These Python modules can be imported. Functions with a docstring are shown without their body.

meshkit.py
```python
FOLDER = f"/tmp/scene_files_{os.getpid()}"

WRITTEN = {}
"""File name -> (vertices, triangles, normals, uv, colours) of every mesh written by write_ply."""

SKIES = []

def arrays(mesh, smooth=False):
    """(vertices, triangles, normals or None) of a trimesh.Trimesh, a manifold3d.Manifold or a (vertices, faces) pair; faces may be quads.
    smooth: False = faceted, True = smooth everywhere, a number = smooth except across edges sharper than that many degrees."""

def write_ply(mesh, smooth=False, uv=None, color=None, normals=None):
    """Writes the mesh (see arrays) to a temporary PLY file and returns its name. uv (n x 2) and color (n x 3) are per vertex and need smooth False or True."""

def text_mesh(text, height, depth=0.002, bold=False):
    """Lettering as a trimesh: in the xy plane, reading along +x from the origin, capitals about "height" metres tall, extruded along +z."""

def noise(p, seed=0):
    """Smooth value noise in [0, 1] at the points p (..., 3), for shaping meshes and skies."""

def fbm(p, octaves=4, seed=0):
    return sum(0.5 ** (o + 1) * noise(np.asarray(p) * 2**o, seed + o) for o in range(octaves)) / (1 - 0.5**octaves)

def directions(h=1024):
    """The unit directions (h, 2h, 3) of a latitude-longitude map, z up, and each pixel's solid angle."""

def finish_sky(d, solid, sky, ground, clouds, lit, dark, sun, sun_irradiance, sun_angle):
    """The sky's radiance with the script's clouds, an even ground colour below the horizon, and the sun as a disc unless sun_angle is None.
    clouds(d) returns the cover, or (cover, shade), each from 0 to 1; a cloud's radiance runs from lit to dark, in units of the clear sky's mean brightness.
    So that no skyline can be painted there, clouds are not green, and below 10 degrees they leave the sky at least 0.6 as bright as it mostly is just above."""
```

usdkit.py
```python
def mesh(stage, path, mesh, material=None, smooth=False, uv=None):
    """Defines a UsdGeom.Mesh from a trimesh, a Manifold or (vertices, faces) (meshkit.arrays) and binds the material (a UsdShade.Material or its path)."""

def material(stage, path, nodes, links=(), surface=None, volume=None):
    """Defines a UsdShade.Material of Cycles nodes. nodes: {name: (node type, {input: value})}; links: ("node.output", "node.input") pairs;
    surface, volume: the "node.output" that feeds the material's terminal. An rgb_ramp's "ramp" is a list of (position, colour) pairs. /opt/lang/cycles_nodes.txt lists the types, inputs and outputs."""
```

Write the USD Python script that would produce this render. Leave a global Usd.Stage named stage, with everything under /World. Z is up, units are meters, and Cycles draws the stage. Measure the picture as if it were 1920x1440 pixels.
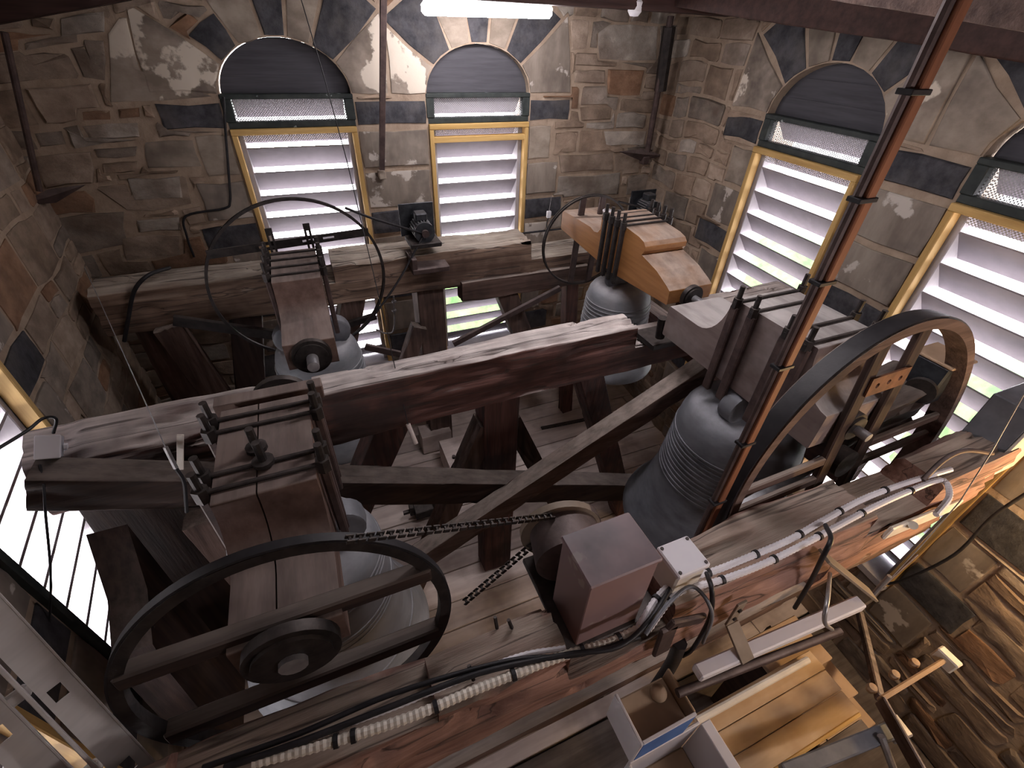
import math, random
import numpy as np, trimesh, usdkit, meshkit
from shapely import affinity
from shapely.geometry import Polygon, Point, box as sbox, LineString
from shapely.ops import unary_union
from pxr import Usd, UsdGeom, UsdLux, UsdShade, Gf, Sdf

stage = Usd.Stage.CreateInMemory()
UsdGeom.SetStageUpAxis(stage, 'Z')
UsdGeom.SetStageMetersPerUnit(stage, 1.0)
UsdGeom.Xform.Define(stage, '/World')
UsdGeom.Scope.Define(stage, '/World/Looks')

# ---------------------------------------------------------------- camera, sky, exposure
# All lengths below are in "bays" of 1.4 m measured from the camera; the floor is world z = 0.
S, CZ = 1.4, 3.57
FPX = 860.0
_down = np.array([-48, 1120, FPX]); _down = _down / np.linalg.norm(_down)
_x = np.array([2440, -555, FPX]); _x = _x - _down * (_x @ _down); _x /= np.linalg.norm(_x)
ROT = np.stack([_x, np.cross(-_down, _x), -_down])
cam = UsdGeom.Camera.Define(stage, '/World/camera')
cam.CreateHorizontalApertureAttr(36.0)
cam.CreateFocalLengthAttr(36.0 * FPX / 1920)
cam.CreateClippingRangeAttr(Gf.Vec2f(0.03, 1000))
cam.CreateExposureAttr(0.32)
_r, _u, _b = ROT[:, 0], -ROT[:, 1], -ROT[:, 2]
cam.AddTransformOp().Set(Gf.Matrix4d(*_r, 0, *_u, 0, *_b, 0, 0, 0, CZ, 1))
sky = UsdLux.DomeLight.Define(stage, '/World/sky')
sky.CreateIntensityAttr(5.5)
sky.CreateColorAttr(Gf.Vec3f(1.0, 0.955, 1.03))
TUBE_POWER, BULB_POWER = 36.0, 190.0

# ---------------------------------------------------------------- placing
def ray(px, py):
    return ROT @ np.array([px - 960.0, py - 720.0, FPX])
def at(px, py, x=None, y=None, z=None):
    r = ray(px, py)
    k = x / r[0] if x is not None else y / r[1] if y is not None else z / r[2]
    return r * k
def V(*a): return np.array(a, float)
def nrm(v): return np.asarray(v, float) / np.linalg.norm(v)

# ---------------------------------------------------------------- object book-keeping
_used = {}
def numbered(parent, name):
    k = (parent, name); n = _used.get(k, 0); _used[k] = n + 1
    return name if n == 0 else f'{name}_{n:03d}'
def world(v): return np.asarray(v, float) * S + [0, 0, CZ]
def cat(ms):
    vs, fs, n = [], [], 0
    for v, f in ms:
        vs.append(v); fs.append(np.asarray(f) + n); n += len(v)
    return np.vstack(vs), np.vstack(fs)
def vf(t): return np.array(t.vertices), np.array(t.faces)
class Thing:
    def __init__(s, name, label, category, group=None, kind=None, stuff=None):
        s.name, s.label, s.category, s.group, s.kind, s.parts = name, label, category, group, kind, []
    def part(s, name, mesh, mat, smooth=30, of=None, label=None, kind=None):
        if isinstance(mesh, list): mesh = cat(mesh)
        s.parts.append((name, mesh, mat, smooth, of, label, kind)); return len(s.parts) - 1
    def done(s, single=False):
        path = '/World/' + numbered('/World', s.name)
        allv = np.vstack([world(p[1][0]) for p in s.parts])
        lo, hi = allv.min(0), allv.max(0)
        base = V((lo[0] + hi[0]) / 2, (lo[1] + hi[1]) / 2, lo[2])
        if single or (len(s.parts) == 1):
            n, m, mat, sm, of, lb, kd = s.parts[0]
            pr = usdkit.mesh(stage, path, (world(m[0]) - base, m[1]), mat, smooth=sm)
            UsdGeom.Xformable(pr).AddTranslateOp().Set(Gf.Vec3d(*base)); root = pr.GetPrim()
            if kd: root.SetCustomDataByKey('kind', kd)
        else:
            x = UsdGeom.Xform.Define(stage, path); x.AddTranslateOp().Set(Gf.Vec3d(*base)); root = x.GetPrim()
            paths = []
            for n, m, mat, sm, of, lb, kd in s.parts:
                pp = path if of is None else paths[of]
                pp = pp + '/' + numbered(pp, n); paths.append(pp)
                g = usdkit.mesh(stage, pp, (world(m[0]) - base, m[1]), mat, smooth=sm).GetPrim()
                if lb: g.SetCustomDataByKey('label', lb)
                if kd: g.SetCustomDataByKey('kind', kd)
        for k, v in (('label', s.label), ('category', s.category), ('group', s.group), ('kind', s.kind)):
            if v: root.SetCustomDataByKey(k, v)
        return root

# ---------------------------------------------------------------- mesh helpers
def frame(d, up=(0, 0, 1)):
    d = nrm(d); up = np.asarray(up, float)
    s = np.cross(d, up)
    if np.linalg.norm(s) < 1e-5: s = np.cross(d, [1, 0, 0])
    s = nrm(s); return d, s, np.cross(s, d)
def hull(p):
    return vf(trimesh.convex.convex_hull(np.asarray(p)))
def bar(p0, p1, w, h, up=(0, 0, 1), bev=0.004):
    """Bevelled bar: w across, h along up."""
    p0, p1 = np.asarray(p0, float), np.asarray(p1, float)
    d, s, u = frame(p1 - p0, up); L = np.linalg.norm(p1 - p0); c = (p0 + p1) / 2
    bev = min(bev, w * .3, h * .3, L * .3); pts = []
    for a in (-1, 1):
        for b in (-1, 1):
            for e in (-1, 1):
                A, B, C = a * L / 2, b * w / 2, e * h / 2
                pts += [c + d * (A - a * bev) + s * (B - b * bev) + u * C, c + d * (A - a * bev) + s * B + u * (C - e * bev), c + d * A + s * (B - b * bev) + u * (C - e * bev)]
    return hull(pts)
def block(lo, hi, bev=0.004):
    lo, hi = np.asarray(lo, float), np.asarray(hi, float); c = (lo + hi) / 2
    return bar(V(lo[0], c[1], c[2]), V(hi[0], c[1], c[2]), hi[1] - lo[1], hi[2] - lo[2], bev=bev)
def smoothline(pts, n=6, closed=False):
    p = np.asarray(pts, float)
    if len(p) < 3: return p
    q = np.vstack([p[-1:], p, p[:2]]) if closed else np.vstack([2 * p[0] - p[1], p, 2 * p[-1] - p[-2]])
    out = []
    for i in range(1, len(q) - 2):
        for t in np.linspace(0, 1, n, endpoint=False):
            a, b, c, d = q[i - 1], q[i], q[i + 1], q[i + 2]
            out.append(.5 * (2 * b + (c - a) * t + (2 * a - 5 * b + 4 * c - d) * t * t + (3 * b - a - 3 * c + d) * t ** 3))
    if not closed: out.append(p[-1])
    return np.array(out)
def tube(pts, r, n=7, closed=False):
    p = np.asarray(pts, float); m = len(p)
    r = np.broadcast_to(np.asarray(r, float), (m,))
    t = np.roll(p, -1, 0) - np.roll(p, 1, 0) if closed else np.gradient(p, axis=0)
    t /= np.maximum(np.linalg.norm(t, axis=1, keepdims=True), 1e-9)
    _, s, u = frame(t[0]); vs = []
    a = np.linspace(0, 2 * np.pi, n, endpoint=False)
    for i in range(m):
        s = s - t[i] * (s @ t[i]); s = s / np.linalg.norm(s); u = np.cross(s, t[i])
        vs.append(p[i] + r[i] * (np.cos(a)[:, None] * s + np.sin(a)[:, None] * u))
    v = np.vstack(vs); f = []
    for i in range(m if closed else m - 1):
        j = (i + 1) % m
        for k in range(n):
            l = (k + 1) % n
            f += [[i * n + k, j * n + k, j * n + l], [i * n + k, j * n + l, i * n + l]]
    if not closed:
        v = np.vstack([v, p[0], p[-1]])
        for k in range(n):
            l = (k + 1) % n; f += [[m * n, k, l], [m * n + 1, (m - 1) * n + l, (m - 1) * n + k]]
    return v, np.array(f)
def cyl(p0, p1, r, n=16): return tube([p0, p1], r, n)
def corrugated(pts, r, pitch=0.011):
    p = smoothline(pts, 10); L = np.r_[0, np.cumsum(np.linalg.norm(np.diff(p, axis=0), axis=1))]
    m = max(int(L[-1] / pitch * 2), 4); x = np.linspace(0, L[-1], m)
    q = np.stack([np.interp(x, L, p[:, k]) for k in range(3)], 1)
    return tube(q, np.where(np.arange(m) % 2 == 0, r, r * .82), 9)
def lathe(prof, c, n=64, axis=(0, 0, 1)):
    """prof: (radius, height) list; axis through c."""
    d, s, u = frame(axis, (0, 1, 0) if abs(axis[2]) > .9 else (0, 0, 1))
    a = np.linspace(0, 2 * np.pi, n, endpoint=False); prof = np.asarray(prof, float); m = len(prof)
    v = np.vstack([np.asarray(c) + d * h + r * (np.cos(a)[:, None] * s + np.sin(a)[:, None] * u) for r, h in prof]); f = []
    for i in range(m - 1):
        for k in range(n):
            l = (k + 1) % n
            f += [[i * n + k, i * n + l, (i + 1) * n + l], [i * n + k, (i + 1) * n + l, (i + 1) * n + k]]
    return v, np.array(f)
def extrude(poly, O, ex, ey, depth):
    """poly in the ex, ey plane at O, extruded by the vector depth."""
    out = []
    for g in getattr(poly, 'geoms', [poly]):
        if g.area < 1e-7: continue
        t = trimesh.creation.extrude_polygon(g, 1.0, engine='earcut')
        q = np.array(t.vertices)
        out.append((np.asarray(O) + q[:, :1] * ex + q[:, 1:2] * ey + q[:, 2:] * depth, np.array(t.faces)))
    return cat(out)
def bolt(p, d, r=.011, l=.03):
    """Hexagonal nut on a washer with a stub of thread, standing at p along d."""
    d = nrm(d); p = np.asarray(p, float)
    return cat([cyl(p, p + d * .004, r * 1.5, 10), cyl(p + d * .004, p + d * .02, r, 6), cyl(p + d * .02, p + d * (.02 + l), r * .6, 8)])
def fb(p, sc, o=4, seed=0): return meshkit.fbm(np.asarray(p) * sc, o, seed)
def timber(p0, p1, w, h, up=(0, 0, 1), rough=.012, seed=1, dn=.022, notches=(), wear=0.0, lift=(), n=9, chamf=()):
    """Old hewn timber: rounded section, grain-stretched dents, deep shakes, worn upper arrises, notches (x0, x1, depth) cut in the top."""
    p0, p1 = np.asarray(p0, float), np.asarray(p1, float)
    d, s, u = frame(p1 - p0, up); L = np.linalg.norm(p1 - p0)
    xs = np.linspace(0, L, max(int(L / dn), 6))
    ex = []
    for a, b, _ in notches: ex += [a - .002, a, b, b + .002]
    xs = np.unique(np.r_[xs, [e for e in ex if 0 < e < L]]); m = len(xs)
    q = []                                             # section, counted round from the bottom left
    for a, b in (((-1, -1), (1, -1)), ((1, -1), (1, 1)), ((1, 1), (-1, 1)), ((-1, 1), (-1, -1))):
        for t in np.linspace(-.94, .94, n):
            q.append([(a[0] + b[0]) / 2 + (b[0] - a[0]) / 2 * t, (a[1] + b[1]) / 2 + (b[1] - a[1]) / 2 * t])
    q = np.array(q); k = len(q)
    N = q / np.maximum(np.abs(q).max(1, keepdims=True), 1e-9)
    X = np.repeat(xs, k); Q = np.tile(q, (m, 1))
    P = np.stack([X * 2.2, Q[:, 0] * w / 2 * 9, Q[:, 1] * h / 2 * 9], 1)
    disp = (fb(P, 1.6, 4, seed) - .5) * rough * 2.0
    crack = np.abs(fb(P * [.55, 1.9, 1.9], 1.0, 3, seed + 7) - .5)
    disp -= np.clip(1 - crack / .035, 0, 1) * rough * 1.1
    y = Q[:, 0] * w / 2; z = Q[:, 1] * h / 2
    nx, nz = np.abs(Q[:, 0]) > .97, np.abs(Q[:, 1]) > .97
    y = y + np.where(nx, np.sign(Q[:, 0]) * disp, 0); z = z + np.where(nz, np.sign(Q[:, 1]) * disp, 0)
    if wear:
        top = np.clip((Q[:, 1] - .3) / .7, 0, 1); e = np.clip((np.abs(Q[:, 0]) - .55) / .45, 0, 1)
        wv = np.clip(fb(np.stack([X * 1.7, np.sign(Q[:, 0]) * 3, X * 0], 1), 1.0, 4, seed + 3) - .35, 0, 1) * 2.2
        z -= wear * top * e * wv; y -= np.sign(Q[:, 0]) * wear * .7 * top * e * wv
    T = np.zeros(len(X))
    for a, b, dep in notches: T = np.where((X > a - .001) & (X < b + .001), np.maximum(T, dep), T)
    z = np.where(z > h / 2 - T, h / 2 - T + np.minimum(disp, 0) * .3, z)
    for a, b, up_ in lift:
        g = np.clip((X - a) / .05, 0, 1) * np.clip((b - X) / .03, 0, 1)
        z = z + g * up_ * np.clip(Q[:, 1], 0, 1)
    for a, b, amt, sg in chamf:
        g = np.clip((X - a) / .1, 0, 1) * np.clip((b - X) / .05, 0, 1); e = np.clip((Q[:, 0] * sg + 1) / 2, 0, 1) ** 1.3
        z = z - g * amt * e * np.clip((Q[:, 1] - .1) / .9, 0, 1)
    v = p0 + X[:, None] * d + y[:, None] * s + z[:, None] * u
    f = []
    i0 = np.arange(m - 1)[:, None] * k; j = np.arange(k)[None]; j2 = (j + 1) % k
    a, b, c, e = (i0 + j).ravel(), (i0 + j2).ravel(), (i0 + k + j2).ravel(), (i0 + k + j).ravel()
    f = np.vstack([np.stack([a, c, b], 1), np.stack([a, e, c], 1)])
    v = np.vstack([v, v[:k].mean(0), v[-k:].mean(0)])
    jj = np.arange(k); f = np.vstack([f, np.stack([np.full(k, m * k), jj, (jj + 1) % k], 1), np.stack([np.full(k, m * k + 1), (m - 1) * k + (jj + 1) % k, (m - 1) * k + jj], 1)])
    return v, f

# ---------------------------------------------------------------- materials
def mk(name, c1, c2, sc=(5, 5, 5), rough=.75, metal=0.0, dust=None, damt=.85, bump=.25, bd=.01, blot=None, spec=.3, hue=0.0, patch=None, crack=None, lo=.35, hi=.65, detail=6):
    """Two-tone noise stretched by sc (per metre), optional blotches, a per-piece tone, patches of plaster and settled dust on upward faces."""
    N = {'g': ('geometry', {}), 'm': ('mapping', {'scale': sc}), 'n': ('noise_texture', {'scale': 1.0, 'detail': detail, 'roughness': .62}),
         'r': ('rgb_ramp', {'ramp': [(lo, c1), (hi, c2)]}), 'p': ('principled_bsdf', {'roughness': rough, 'metallic': metal, 'specular_ior_level': spec})}
    K = [('g.position', 'm.vector'), ('m.vector', 'n.vector'), ('n.fac', 'r.fac')]
    col = 'r.color'
    if blot:
        N['bn'] = ('noise_texture', {'scale': blot[1], 'detail': 4, 'roughness': .6}); N['br'] = ('map_range', {'from_min': .48, 'from_max': .66, 'to_min': 0, 'to_max': blot[2], 'clamp': True})
        N['bm'] = ('mix_color', {'b': blot[0]})
        K += [('g.position', 'bn.vector'), ('bn.fac', 'br.value'), ('br.result', 'bm.fac'), (col, 'bm.a')]; col = 'bm.result'
    if hue:
        N['o'] = ('object_info', {}); N['or'] = ('map_range', {'from_min': 0, 'from_max': 1, 'to_min': 1 - hue, 'to_max': 1 + hue}); N['oh'] = ('hsv', {'hue': .5, 'saturation': 1.0, 'fac': 1.0})
        K += [('o.random', 'or.value'), ('or.result', 'oh.value'), (col, 'oh.color')]; col = 'oh.color'
    if patch:
        N['pn'] = ('noise_texture', {'scale': patch[1], 'detail': 5, 'roughness': .55}); N['pr'] = ('map_range', {'from_min': patch[2], 'from_max': patch[2] + .025, 'to_min': 0, 'to_max': 1, 'clamp': True})
        N['pm'] = ('mix_color', {'b': patch[0]})
        K += [('g.position', 'pn.vector'), ('pn.fac', 'pr.value'), ('pr.result', 'pm.fac'), (col, 'pm.a')]; col = 'pm.result'
    if dust:
        N['s'] = ('separate_xyz', {}); N['dn'] = ('noise_texture', {'scale': 7.0, 'detail': 4}); N['da'] = ('map_range', {'from_min': .5, 'from_max': .9, 'to_min': 0, 'to_max': damt, 'clamp': True})
        N['db'] = ('map_range', {'from_min': .3, 'from_max': .6, 'to_min': .6, 'to_max': 1.0, 'clamp': True}); N['dm'] = ('math', {'math_type': 'multiply'})
        N['dr'] = ('mix_color', {'blend_type': 'multiply', 'fac': .55, 'b': (1, 1, 1)}); N['dx'] = ('mix_color', {})
        N['dg'] = ('rgb_ramp', {'ramp': [(.3, tuple(.55 * x for x in dust)), (.6, dust)]})
        K += [('g.normal', 's.vector'), ('s.z', 'da.value'), ('g.position', 'dn.vector'), ('dn.fac', 'db.value'), ('da.result', 'dm.value1'), ('db.result', 'dm.value2'), ('dm.value', 'dx.fac'), (col, 'dx.a'), ('n.fac', 'dg.fac'), ('dg.color', 'dx.b')]; col = 'dx.result'
        del N['dr']
    if crack:
        csc = tuple(x * .3 if x < 5 else x * .42 for x in sc)
        N['cm'] = ('mapping', {'scale': csc}); N['cn'] = ('noise_texture', {'scale': 1.0, 'detail': 3, 'roughness': .5}); N['c1'] = ('math', {'math_type': 'subtract', 'value2': .5}); N['c2'] = ('math', {'math_type': 'absolute'})
        N['cr'] = ('map_range', {'from_min': 0.0, 'from_max': crack[1], 'to_min': crack[2], 'to_max': 0.0, 'clamp': True}); N['cx'] = ('mix_color', {'b': crack[0]})
        K += [('g.position', 'cm.vector'), ('cm.vector', 'cn.vector'), ('cn.fac', 'c1.value1'), ('c1.value', 'c2.value1'), ('c2.value', 'cr.value'), ('cr.result', 'cx.fac'), (col, 'cx.a')]; col = 'cx.result'
    if bump:
        N['b'] = ('bump', {'strength': bump, 'distance': bd}); K += [('n.fac', 'b.height'), ('b.normal', 'p.normal')]
    K.append((col, 'p.base_color'))
    return usdkit.material(stage, '/World/Looks/' + name, N, K, surface='p.BSDF')
def emit(name, c, s):
    return usdkit.material(stage, '/World/Looks/' + name, {'e': ('emission', {'color': c, 'strength': s})}, [], surface='e.emission')
GX, GY, GZ = (1.6, 26, 26), (26, 1.6, 26), (26, 26, 1.6)
M = {}
DUST = (.36, .31, .27)
M['mortar'] = mk('mortar', (.27, .205, .15), (.38, .3, .225), (9, 9, 9), .95, bump=.6, bd=.02)
for i, (a, b) in enumerate([((.24, .185, .14), (.37, .295, .23)), ((.2, .15, .11), (.33, .25, .185)), ((.17, .095, .055), (.29, .175, .11)), ((.27, .24, .205), (.42, .375, .32)), ((.17, .145, .12), (.3, .25, .205))]):
    M[f'rubble{i}'] = mk(f'rubble_stone_{i}', a, b, (7, 7, 11), .92, bump=.7, bd=.02, hue=.2, blot=((.12, .08, .055), 3.0, .6))
M['bluestone'] = mk('bluestone', (.028, .029, .034), (.07, .07, .078), (14, 14, 14), .85, bump=.5, bd=.015, hue=.15, blot=((.12, .11, .1), 4, .4))
M['sandstone'] = mk('dressed_sandstone', (.2, .165, .13), (.34, .29, .235), (5, 5, 7), .92, bump=.4, hue=.12, blot=((.1, .08, .065), 2.5, .7))
M['plastered'] = mk('limewashed_sandstone', (.2, .165, .13), (.33, .28, .23), (5, 5, 7), .92, bump=.4, hue=.1, blot=((.07, .055, .05), 2.6, .8), patch=((.6, .54, .45), 3.2, .55))
M['streaked'] = mk('streaked_sandstone', (.17, .14, .115), (.3, .26, .215), (6, 6, 2), .92, bump=.3, hue=.1, patch=((.5, .46, .41), 3.5, .585), blot=((.1, .085, .075), 3, .6))
RED1, RED2 = (.06, .03, .026), (.14, .068, .056)
for a, g in (('x', GX), ('y', GY), ('z', GZ)):
    M['beam_' + a] = mk('weathered_timber_' + a, RED1, RED2, g, .85, dust=(.76, .7, .66), damt=.98, crack=((.05, .038, .033), .022, .85), bump=.7, bd=.012, blot=((.03, .022, .02), 2.4, .8))
    M['brown_' + a] = mk('brown_timber_' + a, (.075, .046, .037), (.17, .112, .09), g, .85, dust=DUST, bump=.5, bd=.01, blot=((.03, .022, .02), 2.0, .7))
    M['dark_' + a] = mk('dark_timber_' + a, (.022, .014, .012), (.06, .036, .028), g, .8, dust=(.2, .17, .15), bump=.4, bd=.008)
    M['pine_' + a] = mk('yellow_pine_' + a, (.42, .26, .085), (.58, .39, .15), g, .6, bump=.2, bd=.004)
M['rear_beam'] = mk('rear_beam_timber', (.13, .085, .062), (.27, .19, .14), GX, .88, dust=(.5, .45, .38), damt=.95, crack=((.05, .038, .033), .022, .85), bump=.8, bd=.012, blot=((.07, .042, .032), 2.2, .8))
M['front_beam'] = mk('front_beam_timber', (.2, .11, .085), (.38, .235, .19), GX, .85, dust=(.38, .32, .265), damt=.95, crack=((.05, .038, .033), .022, .85), bump=.8, bd=.012, blot=((.11, .06, .05), 2.4, .6))
M['headstock_grey'] = mk('dusty_headstock', (.15, .115, .105), (.24, .19, .175), (10, 2, 10), .8, dust=(.5, .48, .46), bump=.3, blot=((.3, .27, .26), 4, .6))
M['headstock_brown'] = mk('brown_headstock', (.09, .055, .045), (.16, .105, .085), (16, 2, 16), .75, dust=(.34, .28, .25), bump=.3, bd=.005)
M['oak'] = mk('new_oak', (.27, .12, .04), (.37, .175, .06), (14, 2.2, 30), .5, dust=(.5, .42, .36), bump=.15, bd=.004)
M['tympanum'] = mk('grey_boards', (.05, .05, .058), (.07, .07, .08), (3, 3, 40), .8, bump=.3, bd=.004)
M['green'] = mk('green_black_paint', (.016, .022, .022), (.04, .048, .045), (12, 12, 12), .6, bump=.2, patch=((.3, .34, .33), 9, .66))
M['louvre'] = mk('white_louvre', (.2, .183, .2), (.24, .22, .238), (6, 6, 6), .6, bump=.05)
M['jamb'] = mk('grey_jamb', (.3, .29, .31), (.42, .4, .42), (6, 6, 3), .8, bump=.2)
M['iron'] = mk('black_iron', (.018, .016, .016), (.045, .038, .036), (20, 20, 20), .55, .4, dust=(.16, .14, .13), damt=.6, bump=.2)
M['rust'] = mk('rusty_iron', (.1, .045, .026), (.19, .085, .045), (16, 16, 16), .7, .2, bump=.3, blot=((.05, .026, .02), 5, .7))
M['strap'] = mk('brown_iron', (.055, .038, .036), (.1, .07, .064), (16, 16, 16), .6, .3, dust=(.22, .18, .17), bump=.2)
M['orange'] = mk('rust_orange_pole', (.16, .062, .032), (.27, .11, .055), (14, 14, 3), .6, .1, bump=.2)
M['bell'] = mk('bell_bronze', (.2, .215, .235), (.29, .305, .33), (6, 6, 14), .55, .1, dust=(.4, .4, .42), damt=.8, bump=.12, bd=.004, blot=((.3, .29, .28), 3.5, .35))
M['bell_old'] = mk('dark_bell_bronze', (.1, .108, .122), (.165, .175, .195), (7, 7, 16), .55, .1, dust=(.33, .34, .37), damt=.8, bump=.12, bd=.004, blot=((.14, .14, .15), 4, .4))
M['galv'] = mk('galvanised', (.28, .28, .29), (.42, .42, .43), (20, 20, 20), .4, .6, bump=.1)
M['alu'] = mk('aluminium', (.44, .42, .4), (.52, .5, .475), (4, 4, 30), .5, .2, bump=.05)
M['white'] = mk('white_plastic', (.68, .67, .7), (.74, .73, .76), (5, 5, 5), .4, bump=0)
M['pvc'] = mk('white_pvc', (.62, .58, .5), (.72, .68, .6), (8, 8, 8), .5, bump=.05)
M['greyplastic'] = mk('grey_plastic', (.36, .37, .41), (.43, .44, .48), (5, 5, 5), .45, bump=0)
M['greymetal'] = mk('blue_grey_metal', (.13, .14, .16), (.2, .21, .23), (8, 8, 8), .5, .2, bump=.08)
M['rubber'] = mk('black_rubber', (.012, .012, .014), (.024, .023, .026), (20, 20, 20), .5, bump=.1)
M['ply'] = mk('plywood', (.48, .34, .2), (.62, .46, .29), (2.5, 12, 12), .6, bump=.1, blot=((.36, .22, .11), 2.5, .5))
M['plank'] = mk('floor_plank', (.48, .41, .375), (.66, .585, .535), (1.6, 14, 8), .8, bump=.3, bd=.006, hue=.15, blot=((.2, .15, .125), 2, .6))
M['browncase'] = mk('brown_painted_steel', (.25, .165, .165), (.31, .215, .215), (4, 4, 4), .45, .1, dust=(.11, .1, .108), damt=.9, bump=.05, blot=((.22, .14, .135), 2, .5), patch=((.36, .28, .25), 9, .64))
M['motor'] = mk('dark_motor', (.03, .034, .04), (.06, .066, .075), (20, 20, 20), .4, .5, dust=(.2, .2, .21), damt=.7, bump=.1)
M['ceil'] = mk('ceiling_timber', (.026, .013, .011), (.055, .026, .021), GX, .7, bump=.3, bd=.006)
M['blue'] = mk('blue_tape', (.07, .16, .42), (.1, .21, .5), (6, 6, 6), .6, bump=0)
M['tan'] = mk('tan_board', (.36, .25, .16), (.45, .32, .21), (6, 6, 6), .7, bump=.1)
M['bracket'] = mk('grey_brown_bracket', (.2, .16, .12), (.27, .22, .17), (9, 9, 9), .6, .1, bump=.1)
M['leaf'] = mk('leaves', (.02, .06, .012), (.07, .14, .04), (1.5, 1.5, 1.5), .8, bump=0)
M['gravel'] = mk('pale_gravel', (.5, .48, .46), (.65, .63, .6), (.6, .6, .6), .9, bump=0)
M['tube_glow'] = emit('lamp_diffuser', (1.0, .915, .945), TUBE_POWER)
M['bulb_glow'] = emit('bulb_glow', (1.0, .64, .3), BULB_POWER)
N = {'g': ('geometry', {}), 'm': ('mapping', {'scale': (70, 70, 70), 'rotation': (0, .78, 0)}), 'v': ('checker_texture', {'scale': 1.0}), 't': ('transparent_bsdf', {}) if 0 else ('diffuse_bsdf', {'color': (.3, .31, .32)}), 'd': ('diffuse_bsdf', {'color': (.5, .5, .5)})}
M['mesh'] = usdkit.material(stage, '/World/Looks/perforated_mesh', {'g': ('geometry', {}), 'm': ('mapping', {'scale': (120, 120, 120)}), 'v': ('checker_texture', {'scale': 1.0}), 't': ('transparent_bsdf', {'color': (1, 1, 1)}), 'd': ('diffuse_bsdf', {'color': (.4, .4, .41)}), 'x': ('mix_closure', {})},
    [('g.position', 'm.vector'), ('m.vector', 'v.vector'), ('v.fac', 'x.fac'), ('t.BSDF', 'x.closure1'), ('d.BSDF', 'x.closure2')], surface='x.closure')

# ---------------------------------------------------------------- walls
D = 2.95
UP = V(0, 0, 1)
WALLS = {'back': (V(0, D, 0), V(1, 0, 0), V(0, -1, 0)), 'right': (V(2.351, D, 0), V(-.0889, -.996, 0), V(-.996, .0889, 0)), 'left': (V(-1.1505, D, 0), V(.112, -.9937, 0), V(.9937, .112, 0))}
ZB, ZT, SPRING, RISE, SILL = -2.56, .36, -.295, .238, -2.0
WIN = {'back': [(-.291, .325), (.727, 1.356)], 'right': [(.96, 1.60), (1.99, 2.63)], 'left': [(1.27, 1.86), (2.16, 2.76)]}
SPAN = {'back': (-1.2, 2.4), 'right': (-.05, 4.0), 'left': (-.05, 4.0)}
def wpt(w, s, z, d=0.0):
    O, e, n = WALLS[w]; return O + e * s + UP * z + n * d
def onwall(w, px, py, d=0.0):
    O, e, n = WALLS[w]; O = O + n * d; r = ray(px, py); P = r * ((O @ n) / (r @ n))
    return np.array([(P - O) @ e, P[2]])
def arch(s0, s1, grow=0.0):
    c, a = (s0 + s1) / 2, (s1 - s0) / 2 + grow
    el = affinity.translate(affinity.scale(Point(0, 0).buffer(1, 24), a, RISE + grow), c, SPRING)
    return unary_union([el, sbox(s0 - grow, SILL - grow, s1 + grow, SPRING)]).simplify(.002)
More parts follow.
